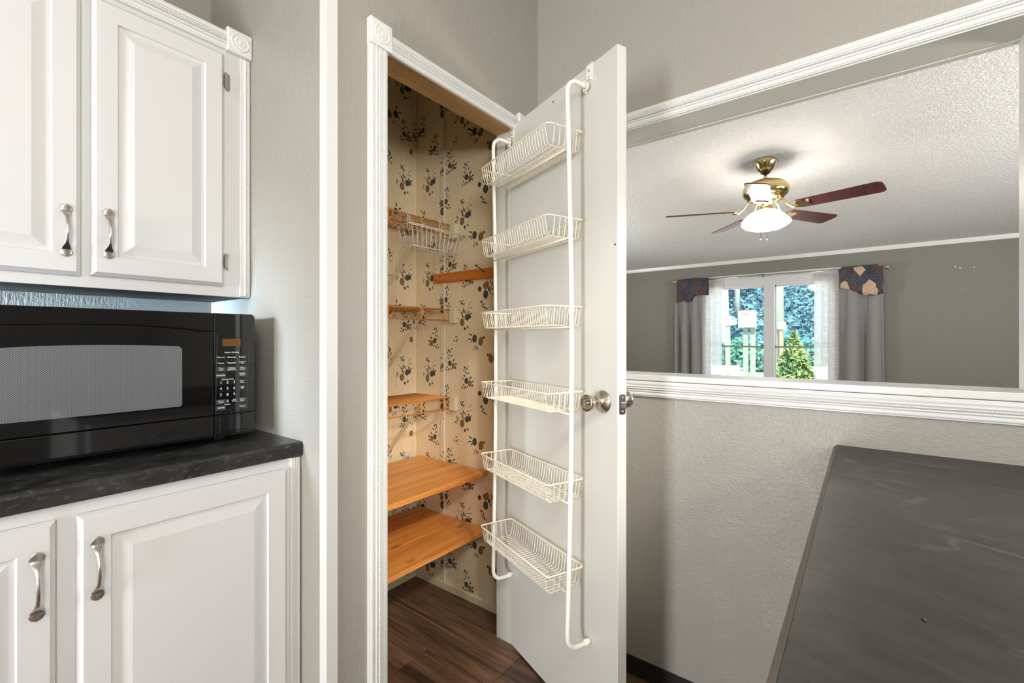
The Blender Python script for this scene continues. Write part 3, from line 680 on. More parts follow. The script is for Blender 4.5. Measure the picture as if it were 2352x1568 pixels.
# ------------------------------------------------------------------ kitchen cabinets
def P_f(y): return lambda x, h, z: (x, y-h, z)
DOOR_LV = [(0, 0), (0, .009), (.0025, .0115), (.009, .019), (.050, .019), (.0525, .0125), (.057, .0125), (.060, .0125), (.084, .0185)]
def handle(cx, cz, y, parent, L=.124):
    """spoon-ended arched pull"""
    mb = MB(); n = 48; seg = 14; vs_ = []
    for i in range(n+1):
        t = -math.cos(PI*i/n); at = abs(t); z = cz+t*L/2
        e = 1-at                                              # distance from the tip, 0..1
        neck = .0034
        if e < .17: hw = max(.0003, .0108*math.sqrt(max(0, 1-((.17-e)/.17)**2)))
        elif e < .60: q_ = (e-.17)/.43; hw = .0108+(neck-.0108)*(q_*q_*(3-2*q_))**.8
        else: hw = neck
        th = .0012+.0022*(1-min(1, (at/.75))**2) if at < .75 else .0014
        out = .0045+.021*max(0, 1-(at/.72)**2)**.8 if at < .72 else .0045-.001*(at-.72)
        for k in range(seg):
            a = 2*PI*k/seg; vs_.append((cx+hw*math.cos(a), y-out-th*math.sin(a), z))
    fs = [(i*seg+k, i*seg+(k+1) % seg, (i+1)*seg+(k+1) % seg, (i+1)*seg+k) for i in range(n) for k in range(seg)]
    mb.add(vs_, fs, True); mb.f += [tuple(range(seg-1, -1, -1)), tuple(n*seg+k for k in range(seg))]; mb.sm += [False]*2
    h = sub(mb, 'handle', M['nickel'], parent)
    ft = MB()
    for sgn in (-1, 1): ft.lathe([(.0068, 0), (.0062, .0044), (.0001, .0046)], (cx, y, cz+sgn*L*.405), (0, -1, 0), 14)
    return mb, ft, h
def cab_door(name, x0, x1, z0, z1, y, parent, hx=None, hz=None, hinge_x=None, hinge_z=()):
    d = MB().rings(x0, x1, z0, z1, DOOR_LV, P_f(y)).build(name, M['white'], parent)
    if hx is not None:
        L = .124
        mb, ft, h = handle(hx, hz, y-.019, d, L)
        bm = bmesh.new(); bm.from_mesh(h.data)
        g = parent; off = Vector(g['_o'])
        me2 = bpy.data.meshes.new('t'); me2.from_pydata([tuple(Vector(v)-off) for v in ft.v], [], ft.f); bm.from_mesh(me2)
        bmesh.ops.recalc_face_normals(bm, faces=bm.faces); bm.to_mesh(h.data); bm.free(); bpy.data.meshes.remove(me2)
        h.data.polygons.foreach_set('use_smooth', [True]*len(h.data.polygons))
    if hinge_x is not None:
        for hz_ in hinge_z:
            mb = MB()
            pl_ = [(.0065*math.cos(a), (.017 if math.sin(a) > 0 else -.017)+.009*math.sin(a)) for a in [2*PI*i/16 for i in range(16)]]
            mb.prism(pl_, lambda p, q, a: (hinge_x+.010+p, y-a, hz_+q), -.0005, .0022); mb.box(hinge_x-.0005, hinge_x+.006, y-.0125, y-.0008, hz_-.016, hz_+.016)
            hg = sub(mb, 'hinge', M['chrome'], d)
            b2 = MB().lathe([(.0001, -.024), (.0022, -.023), (.0028, -.020), (.0048, -.0185), (.0048, .0185), (.0028, .020), (.0022, .023), (.0001, .024)], (hinge_x+.0015, y-.0125, hz_), (0, 0, 1), 12)
            bm = bmesh.new(); bm.from_mesh(hg.data); off = Vector(parent['_o'])
            me2 = bpy.data.meshes.new('t'); me2.from_pydata([tuple(Vector(v)-off) for v in b2.v], [], b2.f); bm.from_mesh(me2)
            for q in (-.020, .020):
                b3 = MB().lathe([(.0001, 0), (.0032, 0), (.0026, .0016), (.0001, .002)], (hinge_x+.010, y-.0022, hz_+q), (0, -1, 0), 10)
                me3 = bpy.data.meshes.new('t'); me3.from_pydata([tuple(Vector(v)-off) for v in b3.v], [], b3.f); bm.from_mesh(me3); bpy.data.meshes.remove(me3)
            bmesh.ops.recalc_face_normals(bm, faces=bm.faces); bm.to_mesh(hg.data); bm.free(); bpy.data.meshes.remove(me2)
    return d
YU = 1.5187
uc = empty('wall_cabinet', (.27, 1.66, 1.333)); tag(uc, 'white raised-panel wall cabinet hung above the black microwave', 'cabinet')
MB().box(-.38, .6335, YU+.001, 1.824, 1.348, 2.118).build('cabinet_box', M['white'], uc)
MB().box(-.38, .6335, YU, YU+.02, 1.333, 2.118).build('face_frame', M['white'], uc, bevel=.001)
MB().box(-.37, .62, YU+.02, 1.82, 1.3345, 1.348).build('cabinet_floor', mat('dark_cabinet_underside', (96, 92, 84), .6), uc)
cab_door('door', .2628, .5585, 1.363, 2.053, YU, uc, .2942, 1.4687, .5615, (1.976, 1.437))
cab_door('door', -.0515, .2442, 1.359, 2.053, YU, uc, .2169, 1.4634)
cr = MB().prism(casing_outline(.054, .018), lambda p, q, a: (a, YU-q, 2.070+p), -.38, .566).build('crown_moulding', M['trim'], uc)
sub(rope(MB(), (.30, YU-.017, 2.097), (.566, YU-.017, 2.097), .002), 'rope_bead', M['trim'], cr)
rosette(.5995, 2.1015, YU, .0345, uc)
ss = MB().box(.604, .6335, YU-.006, YU, 1.336, 2.066).build('side_strip', M['trim'], uc, bevel=.0015)
sub(rope(MB(), (.6195, YU-.0062, 1.338), (.6195, YU-.0062, 2.064), .0035, .026), 'rope_bead', M['trim'], ss)

YB = 1.213
bc = empty('base_cabinet', (.2, 1.5, 0)); tag(bc, 'white raised-panel base cabinet beneath the charcoal worktop with the microwave', 'cabinet')
MB().box(-.9, .632, YB+.02, 1.823, .10, .892).build('cabinet_box', M['white'], bc)
MB().box(-.9, .632, YB, YB+.02, .10, .892).build('face_frame', M['white'], bc, bevel=.001)
MB().box(-.9, .632, YB+.07, YB+.09, 0, .10).build('toe_kick', M['sat'], bc)
cab_door('door', .1885, .5945, .14, .866, YB, bc, .2169, .757, .5800, (.795, .22))
cab_door('door', -.246, .160, .14, .866, YB, bc, .1339, .756)
ss = MB().prism(casing_outline(.026, .010), lambda p, q, a: (.606+p, YB-q, a), .10, .890).build('side_strip', M['trim'], bc)

wt = MB().prism([(1.823, .893), (1.197, .893), (1.195, .896), (1.195, .922), (1.1965, .9265), (1.200, .9295), (1.205, .9305), (1.823, .9305)], lambda p, q, a: (a, p, q), -.9, .634).build('worktop', M['lamc'], bevel=.0012)
tag(wt, 'charcoal laminate worktop carrying the black microwave', 'worktop')

# ------------------------------------------------------------------ microwave
YM = 1.345; mx0, mx1, mz0, mz1 = -.035, .5745, .9485, 1.2735; XS = .4742
mw = empty('microwave', (.27, 1.55, .9305)); tag(mw, 'black microwave oven with dark glass door and white-lettered keypad', 'microwave')
MB().box(mx0+.004, mx1-.003, YM+.020, 1.75, mz0, mz1-.002).build('casing', M['sat'], mw, bevel=.006)
for fx in (.03, .51):
    for fy in (1.40, 1.70): MB().lathe([(.014, 0), (.016, .018), (.0001, .019)], (fx, fy, .9305), (0, 0, 1), 16).build('foot', M['black'], mw)
def arcz(x): return 1.2367-.35*(x-.27)**2*(1 if x > .27 else .42)    # the curved seam below the top band
tb = MB(); xs = [mx0+(XS-.0012-mx0)*i/24 for i in range(25)]
def strip(mb, xs_, zlo, zhi, y0, y1):
    n = len(xs_); vs_ = []
    for x in xs_: vs_ += [(x, y0, zlo(x)), (x, y0, zhi(x)), (x, y1, zlo(x)), (x, y1, zhi(x))]
    fs = []
    for i in range(n-1):
        a, b = i*4, i*4+4; fs += [(a, b, b+1, a+1), (a+2, a+3, b+3, b+2), (a+1, b+1, b+3, a+3), (a, a+2, b+2, b)]
    fs += [(0, 1, 3, 2), ((n-1)*4, (n-1)*4+2, (n-1)*4+3, (n-1)*4+1)]; mb.add(vs_, fs); return mb
strip(tb, xs, lambda x: arcz(x)+.0012, lambda x: mz1, YM, YM+.021); tbo = tb.build('top_band', M['gloss'], mw, bevel=.0016)
dr = strip(MB(), xs, lambda x: 1.0072, lambda x: arcz(x)-.0012, YM+.0005, YM+.021).build('door', M['gloss'], mw, bevel=.0012)
strip(MB(), xs, lambda x: mz0, lambda x: 1.0048, YM, YM+.021).build('lower_band', M['gloss'], mw, bevel=.0016)
def wtop(x): return 1.1925-.30*(x-.23)**2*(.55 if x > .23 else .9)
wx = [.03+(.404-.03)*i/24 for i in range(25)]
def wl_(x): return 1.0385+(0.006-math.sqrt(max(0, .006**2-max(0, x-.398)**2)))
def wt_(x): return wtop(x)-(0.010-math.sqrt(max(0, .010**2-max(0, x-.394)**2)))
wx = wx[:-1]+[.394+.010*math.sin(PI/2*i/6) for i in range(7)]; wx = sorted(set(round(x, 5) for x in wx))
sub(strip(MB(), wx, wl_, wt_, YM+.0001, YM+.003), 'window_screen', M['screen'], dr)
cpx = [XS+.0012+(mx1-.010-XS-.0012)*i/8 for i in range(9)]+[mx1-.010+.010*math.sin(PI/2*i/8) for i in range(1, 9)]
cpo = strip(MB(), cpx, lambda x: 1.0072, lambda x: mz1-(.010-math.sqrt(max(0, .010**2-max(0, x-(mx1-.010))**2))), YM, YM+.021).build('control_panel', M['gloss'], mw, bevel=.0016)
strip(MB(), cpx, lambda x: mz0, lambda x: 1.0048, YM, YM+.021).build('button_band', M['gloss'], mw, bevel=.0016)
# inset glass keypad outline
kp = []
for (cx, cz, a0, r) in ((.548, 1.196, 0, .012), (.484, 1.2165, PI/2, .002), (.480, 1.012, PI, .002), (.546, 1.020, 1.5*PI, .010)):
    for i in range(6): kp.append((cx+r*math.cos(a0+i*PI/10), cz+r*math.sin(a0+i*PI/10)))
kp[6:12] = [(x, z) for x, z in kp[6:12]]
sub(MB().tube([(x, YM-.0002, z) for x, z in kp], .0006, 6, closed=True), 'keypad_edge', M['sat'], cpo)
sub(MB().box(.4945, .5385, YM-.0006, YM+.001, 1.1875, 1.2055), 'display', M['lcd'], cpo)
sg = MB()
for i in range(5):
    x = .5000+i*.0072
    for (dx, dz, w2, h2) in ((0, .0045, .0026, .0006), (0, -.0045, .0026, .0006), (0, 0, .0026, .0006), (-.0024, .0022, .0006, .0022), (.0024, .0022, .0006, .0022), (-.0024, -.0022, .0006, .0022), (.0024, -.0022, .0006, .0022)):
        sg.box(x+dx-w2/2, x+dx+w2/2, YM-.0009, YM-.0005, 1.1965+dz-h2, 1.1965+dz+h2)
sub(sg, 'display_digits', M['seg'], cpo, kind='stuff')
def text_into(mb, txt, cx, cz, size, y):
    cu = bpy.data.curves.new('t', 'FONT'); cu.body = txt; cu.size = size; cu.align_x = 'CENTER'; cu.align_y = 'CENTER'; cu.space_line = .85; cu.resolution_u = 2; cu.offset = size*.016
    ob = bpy.data.objects.new('t', cu); COL.objects.link(ob)
    me = bpy.data.meshes.new_from_object(ob.evaluated_get(bpy.context.evaluated_depsgraph_get()))
    mb.add([(cx+v.co.x, y, cz+v.co.y) for v in me.vertices], [tuple(p.vertices) for p in me.polygons])
    bpy.data.objects.remove(ob); bpy.data.curves.remove(cu); bpy.data.meshes.remove(me)
C1, C2, C3 = .4905, .5166, .5425
tx = MB(); yt = YM-.0012
keys = [("Popcorn", C1, 1.1577, 'o'), ("Beverage", C2, 1.1573, 'o'), ("Reheat", C3, 1.1570, 'o'), ("Potato", C1, 1.1422, 'o'), ("Vegetable", C2, 1.1422, 'o'), ("Chicken/\nFish", C3, 1.1420, 'o'),
        ("Time\nCook", C1, 1.1262, 'g'), ("Defrost\nAuto/Time", C2, 1.1262, 'g'), ("Timer\non/off", C3, 1.1262, 'g'), ("Reminder", C1, 1.1102, 'g'), ("Beeper\non/off", C3, 1.1105, 'g'),
        ("Start\nPause", C3, 1.0905, 'b'), ("Clear\nOff", C3, 1.0740, 'o'), ("Power\nLevel", C1, 1.0400, 'g'), ("Add\n30 Sec.", .5232, 1.0415, 'n'), ("Delay\nStart", C3, 1.0405, 'g'), ("AM/PM", C1, 1.0240, 'g'), ("Clock", C3, 1.0235, 'g')]
pads = MB(); lines = MB()
for t, x, z, k in keys:
    text_into(tx, t, x, z, .0056 if '\n' not in t else .0050, yt)
    hw, hh = (.0116, .0063)
    if k == 'g': pads.box(x-hw, x+hw, YM-.0007, YM+.0005, z-hh, z+hh)
    if k in 'ob':
        rr = .0025; pp = []
        for (cx, cz, a0) in ((x+hw-rr, z+hh-rr, 0), (x-hw+rr, z+hh-rr, PI/2), (x-hw+rr, z-hh+rr, PI), (x+hw-rr, z-hh+rr, 1.5*PI)):
            for i in range(4): pp.append((cx+rr*math.cos(a0+i*PI/6), YM-.0006, cz+rr*math.sin(a0+i*PI/6)))
        lines.tube(pp, .00022 if k == 'o' else .0005, 4, closed=True)
text_into(tx, "Sensor Cooking", C2, 1.1702, .0054, yt); text_into(tx, "Express Cook", .5062, 1.0990, .0050, yt); text_into(tx, "Display", .5060, 1.0322, .0048, yt)
for i, d in enumerate("123456789"):
    text_into(tx, d, (.4903, .5062, .5225)[i % 3], (1.0905, 1.0745, 1.0578)[i//3], .0098, yt)
text_into(tx, "0", .5062, 1.0405, .0098, yt)
pp = [(.5195, YM-.0006, 1.0965), (.5295, YM-.0006, 1.0940), (.5295, YM-.0006, 1.0665), (.4830, YM-.0006, 1.0665), (.4830, YM-.0006, 1.0945), (.4930, YM-.0006, 1.0970)]
lines.tube(pp, .0003, 4)
sub(tx, 'lettering', M['ink'], cpo, kind='stuff'); sub(pads, 'key_pads', M['pad'], cpo, kind='stuff'); sub(lines, 'key_outlines', M['pad'], cpo, kind='stuff')
mbx = MB().rings(.4875, .5555, .9590, 1.0000, [(0, 0), (.0006, .0012), (.003, .0014)], lambda x, h, z: (x, YM-h, z)).build('door_release_button', M['gloss'], mw)

# ------------------------------------------------------------------ peninsula worktop and the cabinet under it
pn = MB().prism([(-.62, .871), (-.62, .9085), (.0600, .9085), (.0680, .9005), (.0680, .871)], lambda p, q, a: (a, p, q), .40, 1.5795).build('peninsula_worktop', M['lam'])
tag(pn, 'dark slate-look laminate peninsula worktop butting the wall under the pass-through', 'worktop')
sub(MB().prism([(.0602, .9087), (.0685, .9004), (.0685, .871), (.0690, .871), (.0690, .9006), (.0604, .9092)], lambda p, q, a: (a, p, q), .4005, 1.5793), 'bevel_edge', M['edge'], pn)
pc = empty('peninsula_cabinet', (.6, -.3, 0)); tag(pc, 'white base cabinet with drawers carrying the peninsula worktop', 'cabinet')
MB().box(.42, 1.57, -.58, .02, .10, .870).build('cabinet_box', M['white'], pc); MB().box(.42, 1.57, -.5, -.05, 0, .10).build('toe_kick', M['sat'], pc)
for i in range(2):
    x0 = .45+i*.56; d = MB().rings(x0, x0+.52, .68, .84, [(0, 0), (0, .009), (.009, .019)], lambda x, h, z: (x, .02+h, z)).build('drawer', M['white'], pc)
    sub(MB().tube(arc((x0+.26, .039, .76), (1, 0, 0), (0, 1, 0), .055, 0, PI, 12), [.006]+[.0045]*11+[.006], 8), 'handle', M['nickel'], d)
    MB().rings(x0, x0+.52, .13, .65, [(i_, h_) for i_, h_ in DOOR_LV], lambda x, h, z: (x, .02+h, z)).build('door', M['white'], pc)
ch = MB().lathe([(.0001, 0), (.0016, .0002), (.0018, .0012), (.0001, .0022)], (0, 0, 0), (0, 0, 1), 8)
ch.v = [(v[0]*2.2, v[1]*.8, v[2]) for v in ch.v]
o = ch.build('metal_chip', M['shard'], loc=(.6495, -.05, .9087)); tag(o, 'tiny bright metal chip lying on the dark peninsula worktop', 'chip'); o.rotation_euler[2] = .4

# ------------------------------------------------------------------ pantry shelves
def wire_shelf(z, label, braceX):
    t = empty('wire_shelf', (1.3, 1.68, z)); tag(t, label, 'shelf', 'wire shelves in the pantry')
    x0, x1, yf, yb = .74, 1.548, 1.552, 1.800
    fr = MB().tube([(x0, yf, z), (x1, yf, z)], .0036, 8).build('front_rod', M['tanw'], t)
    MB().tube([(x0, yf-.002, z-.050), (x1-.02, yf-.002, z-.050)], .0036, 8).build('lip_rod', M['tanw'], t)
    MB().tube([(x0, yb, z), (x1, yb, z)], .0032, 8).build('back_rod', M['tanw'], t)
    MB().tube([(x0, (yf+yb)/2, z-.004), (x1, (yf+yb)/2, z-.004)], .0030, 8).build('middle_rod', M['tanw'], t)
    wm = MB(); x = x0
    while x < x1: wm.tube([(x, yf, z+.003), (x, yb+.002, z+.003)], .0019, 5); x += .0165
    wm.build('shelf_wires', M['tanw'], t, kind='stuff')
    for x in (.80, .99, 1.18, 1.36, 1.50):
        MB().box(x-.006, x+.006, yf-.004, yf-.001, z-.050, z).build('lip_tab', M['tanw'], t)
    e = MB().box(1.536, 1.5595, 1.518, 1.558, z-.062, z+.008).build('end_bracket', M['cream'], t, bevel=.004)
    sub(MB().lathe([(.0001, 0), (.003, 0), (.0025, .0015), (.0001, .002)], (1.536, 1.535, z-.022), (-1, 0, 0), 10), 'screw', M['std'], e)
    b = MB(); p0, p1 = Vector((braceX, 1.585, z-.008)), Vector((braceX-.015, 1.8135, z-.272))
    d = (p1-p0); sd = Vector((1, 0, 0)); up = d.cross(sd).normalized()*.0055; sd = sd*.0045
    b.add([p0-sd-up, p0+sd-up, p0+sd+up, p0-sd+up, p1-sd-up, p1+sd-up, p1+sd+up, p1-sd+up], [(0, 1, 2, 3), (4, 7, 6, 5), (0, 4, 5, 1), (1, 5, 6, 2), (2, 6, 7, 3), (3, 7, 4, 0)])
    b.build('diagonal_brace', M['cream'], t); return t
wire_shelf(1.742, 'topmost tan wire pantry shelf, with a white basket hooked on its front', 1.405)
wire_shelf(1.343, 'middle tan wire pantry shelf, just below the orange hook rail', 1.405)
wire_shelf(.930, 'lowest tan wire pantry shelf, just above the pine shelves', 1.395)

def pine_shelf(z, label, splits):
    t = empty('pine_shelf', (1.2, 1.57, z)); tag(t, label, 'shelf', 'pine shelves in the pantry')
    y0, y1 = 1.330, 1.790; ys = [y0]+splits+[y1]
    for a, b in zip(ys[:-1], ys[1:]): MB().box(.72, 1.556, a+.0006, b-.0006, z-.019, z-random.uniform(0, .0008)).build('board', M['pine'], t, bevel=.0016)
    for yy in (1.40, 1.72): MB().box(1.538, 1.5595, yy, yy+.03, z-.040, z-.0195).build('cleat', M['cream'], t)
    return t
pine_shelf(.618, 'upper varnished pine pantry shelf with dark knots', [1.56])
pine_shelf(.362, 'lower varnished pine pantry shelf made of several boards', [1.50, 1.635, 1.715])

st = empty('shelf_standard', (1.485, 1.813, 0)); tag(st, 'white slotted steel shelf standard on pantry back wall behind pine shelves', 'shelf standard')
MB().box(1.479, 1.503, 1.802, 1.8145, .012, .648).build('channel', M['std'], st, bevel=.0015)
for i in range(19): MB().box(1.4845, 1.4875, 1.8012, 1.8022, .03+i*.032, .048+i*.032).build('slot', M['dark'], st); MB().box(1.4945, 1.4975, 1.8012, 1.8022, .03+i*.032, .048+i*.032).build('slot', M['dark'], st)

def hung_basket(name, x0, x1, yf, yb, zt, zb, label, hooks):
    t = empty(name, ((x0+x1)/2, (yf+yb)/2, zb)); tag(t, label, 'basket')
    t_in = .022
    MB().tube([(x0, yf, zt), (x1, yf, zt), (x1, yb, zt), (x0, yb, zt)], .0020, 6, closed=True).build('rim', M['wirew'], t)
    MB().tube([(x0, yf-.001, zt-.006), (x1, yf-.001, zt-.006)], .0018, 6).build('front_rail', M['wirew'], t)
    MB().tube([(x0+t_in, yf+.012, zb), (x1-t_in*1.6, yf+.012, zb), (x1-t_in*1.6, yb-.004, zb), (x0+t_in, yb-.004, zb)], .0018, 6, closed=True).build('bottom_frame', M['wirew'], t)
    wm = MB(); n = 12
    for i in range(n):
        u = i/(n-1); xa = x0+.004+(x1-x0-.02)*u; xb = x0+t_in+(x1-t_in*1.6-x0-t_in)*u
        wm.tube([(xa, yf, zt), (xb, yf+.012, zb), (xb, yb-.004, zb), (xa, yb, zt)], .0016, 5)
    wm.build('basket_wires', M['wirew'], t, kind='stuff')
    for hx in hooks:
        MB().tube([(hx, yb, zt), (hx, yb-.002, zt+.050), (hx, yb+.008, zt+.072), (hx, yb+.022, zt+.066)], .0019, 6).build('hook', M['wirew'], t)
        MB().tube([(hx-.010, yb, zt), (hx-.010, yb-.002, zt+.050), (hx-.010, yb+.008, zt+.072), (hx-.010, yb+.022, zt+.066)], .0019, 6).build('hook', M['wirew'], t)
    return t
hung_basket('wire_basket', 1.222, 1.540, 1.455, 1.540, 1.679, 1.592, 'small white wire basket hooked over the front of the topmost wire shelf', (1.285, 1.470))
t = empty('wire_bin', (1.0, 1.5, 1.46)); tag(t, 'white wire bin mostly hidden behind the left door casing', 'basket')
for zz, nm in ((1.551, 'rim'), (1.460, 'bottom_frame')): MB().tube([(.86, 1.48, zz), (1.157, 1.48, zz), (1.157, 1.538, zz), (.86, 1.538, zz)], .002, 6, closed=True).build(nm, M['wirew'], t)
wm = MB()
for i in range(12):
    x = .862+.295*i/11; wm.tube([(x, 1.48, 1.551), (x, 1.48, 1.46), (x, 1.538, 1.46), (x, 1.538, 1.551)], .0015, 5)
wm.build('bin_wires', M['wirew'], t, kind='stuff')
for hx in (.92, 1.13): MB().tube([(hx, 1.538, 1.551), (hx, 1.542, 1.69), (hx, 1.542, 1.748), (hx, 1.552, 1.751), (hx, 1.562, 1.746)], .0017, 6).build('hook', M['wirew'], t)

hr = empty('hook_rail', (1.55, 1.46, 1.5)); tag(hr, 'orange varnished wooden hook rail screwed to the wallpapered pantry wall', 'rail')
MB().box(1.540, 1.5598, 1.22, 1.668, 1.478, 1.521).build('rail_board', M['pine_y'], hr, bevel=.0015)
for yy, zz in ((1.655, 1.493), (1.622, 1.508)): MB().lathe([(.0001, 0), (.0035, 0), (.0028, .001), (.0001, .0012)], (1.540, yy, zz), (-1, 0, 0), 10).build('screw', M['nail'], hr)
MB().lathe([(.0019, 0), (.0019, .068), (.0045, .0685), (.0045, .071), (.0001, .0715)], (1.541, 1.336, 1.503), (-.95, -.10, .30), 10).build('peg_nail', M['nail'], hr)
o = MB().lathe([(.0019, -.004), (.0019, .062), (.0045, .0625), (.0045, .065), (.0001, .0655)], (1.559, 1.385, 2.135), (-.98, .16, .06), 10).build('large_nail', M['nail']); tag(o, 'large dark nail driven into the wallpapered pantry wall near the door head', 'nail')

# ------------------------------------------------------------------ living room: window
wd = empty('window_1', (6.05, .92, WZ0)); struct(wd, 'white twin double-hung window in the living room')
X0 = 6.05
fr_ = MB().box(X0-.016, X0+.10, WY0-.06, WY0+.045, WZ0-.03, WZ1+.045).box(X0-.016, X0+.10, WY1-.045, WY1+.06, WZ0-.03, WZ1+.045)
def wpiece(nm, x0, x1, y0, y1, z0, z1, m=M['frame'], bv=.003): return MB().box(x0, x1, y0, y1, z0, z1).build(nm, m, wd, bevel=bv)
wpiece('side_casing', X0-.018, X0, WY0-.055, WY0+.005, WZ0-.03, WZ1+.05); wpiece('side_casing', X0-.018, X0, WY1-.005, WY1+.055, WZ0-.03, WZ1+.05)
wpiece('head_casing', X0-.020, X0, WY0-.06, WY1+.06, WZ1+.030, WZ1+.050)
wpiece('head_frame', X0-.006, X0+.09, WY0, WY1, 1.832, WZ1+.030)
wpiece('mullion', X0-.008, X0+.09, .824, .930, WZ0, 1.834)
wpiece('sill', X0-.04, X0+.10, WY0-.06, WY1+.06, WZ0-.03, WZ0)
wpiece('side_frame', X0, X0+.09, WY0, .300, WZ0, 1.834); wpiece('side_frame', X0, X0+.09, 1.540, WY1, WZ0, 1.834)
for y0, y1 in ((.300, .824), (.930, 1.540)):
    for z0, z1, xx, nm in ((1.112, 1.832, .055, 'upper_sash'), (WZ0, 1.125, .030, 'lower_sash')):
        s_ = MB().box(X0+xx, X0+xx+.024, y0, y1, z1-.014, z1).box(X0+xx, X0+xx+.024, y0, y1, z0, z0+.014).box(X0+xx, X0+xx+.024, y0, y0+.012, z0, z1).box(X0+xx, X0+xx+.024, y1-.012, y1, z0, z1).build(nm, M['frame'], wd)
        sub(MB().box(X0+xx+.010, X0+xx+.014, y0+.012, y1-.012, z0+.014, z1-.014), 'pane', M['glass'], s_)
    wpiece('meeting_rail', X0+.026, X0+.054, y0, y1, 1.108, 1.128, M['rail'])

# ------------------------------------------------------------------ curtains
rd = empty('curtain_rod', (5.96, .88, 1.95)); tag(rd, 'thin nickel curtain rod with bell finials above the living room window', 'curtain rod')
XR = 5.965
MB().tube([(XR, -.145, 1.9335), (XR, .95, 1.944), (XR, 1.90, 1.9425)], .0075, 10).build('rod', M['nickel'], rd)
for yy, sg_ in ((-.145, -1), (1.90, 1)):
    MB().lathe([(.0001, 0), (.010, 0), (.008, .012), (.006, .018), (.018, .034), (.026, .044), (.024, .050), (.0001, .056)], (XR, yy, 1.9335 if sg_ < 0 else 1.9425), (0, sg_, 0), 20).build('finial', M['nickel'], rd)
    MB().tube([(XR, yy-sg_*.03, 1.926), (6.049, yy-sg_*.03, 1.926)], .006, 8).build('rod_bracket', M['nickel'], rd)
MB().box(5.985, 6.049, .93, .945, 1.935, 1.965).build('rod_bracket', M['black'], rd)
def cloth(name, y0, y1, ztop, zbot, folds, amp, xc, m, parent=None, flare=0, phase=0, n=90, thick=.0025):
    mb = MB(); rows = 10; vs_ = []
    for j in range(rows+1):
        t = j/rows; z = ztop+(zbot-ztop)*t
        for i in range(n+1):
            u = i/n; y = y0+(y1-y0)*u; yc = (y0+y1)/2; y = yc+(y-yc)*(1+flare*t)
            a_ = math.sin(2*PI*folds*u+phase); vs_.append((xc+amp*(.30+.70*min(1, t*2.5))*math.copysign(abs(a_)**.65, a_), y+.010*math.cos(2*PI*folds*u+phase)*min(1, t*2), z))
    fs = [(j*(n+1)+i, j*(n+1)+i+1, (j+1)*(n+1)+i+1, (j+1)*(n+1)+i) for j in range(rows) for i in range(n)]
    mb.add(vs_, fs, True); o = mb.build(name, m, parent)
    so = o.modifiers.new('cloth', 'SOLIDIFY'); so.thickness = thick; return o
def valance(name, y0, y1, zt, drops, parent):
    """patchwork scarf folded over the rod, its lower hem at uneven heights"""
    mb = MB(); n = 48; prof = [(.030, .0), (.026, .6), (.020, .92), (.0, 1.0), (-.020, .96), (-.030, .75), (-.036, .45), (-.040, .2), (-.042, 0)]; vs_ = []
    for i in range(n+1):
        u = i/n; y = y0+(y1-y0)*u; k = u*(len(drops)-1); a = int(min(k, len(drops)-2)); f = k-a; f = f*f*(3-2*f); dz = drops[a]*(1-f)+drops[a+1]*f
        ww = .010*math.sin(2*PI*2.6*u+.6)
        for px, pz_ in prof: vs_.append((XR+px+ww*(1-pz_)*(1 if px < .01 else .3), y+.004*math.sin(9*pz_+u*7), zt+.012-(1-pz_)*dz))
    m_ = len(prof); fs = [(i*m_+j, i*m_+j+1, (i+1)*m_+j+1, (i+1)*m_+j) for i in range(n) for j in range(m_-1)]
    mb.add(vs_, fs, True); o = sub(mb, name, M['patch'], parent); so = o.modifiers.new('cloth', 'SOLIDIFY'); so.thickness = .003; return o
c = cloth('curtain', 1.605, 1.925, 1.94, .12, 2.6, .038, XR, M['curtain'], None, .04, .6); tag(c, 'grey curtain with patchwork valance at the left end of the rod', 'curtain', 'grey curtains at the living room window')
valance('patchwork_valance', 1.530, 1.895, 1.955, [.215, .205, .225, .30, .27, .295], c)
c = cloth('curtain', -.150, .215, 1.93, .12, 2.1, .042, XR, M['curtain'], None, .06, 2.2); tag(c, 'grey curtain with patchwork valance at the right end of the rod', 'curtain', 'grey curtains at the living room window')
valance('patchwork_valance', -.150, .195, 1.955, [.30, .32, .31, .27, .24, .225], c)
c = cloth('sheer_curtain', 1.375, 1.625, 1.925, .14, 4, .007, XR+.056, M['sheer'], None, 0, .3, thick=.0006); tag(c, 'narrow white sheer curtain beside the left grey curtain', 'curtain', 'white sheer curtains')
c = cloth('sheer_curtain', .185, .436, 1.925, .14, 4, .007, XR+.056, M['sheer'], None, .03, 1.3, thick=.0006); tag(c, 'narrow white sheer curtain beside the right grey curtain', 'curtain', 'white sheer curtains')

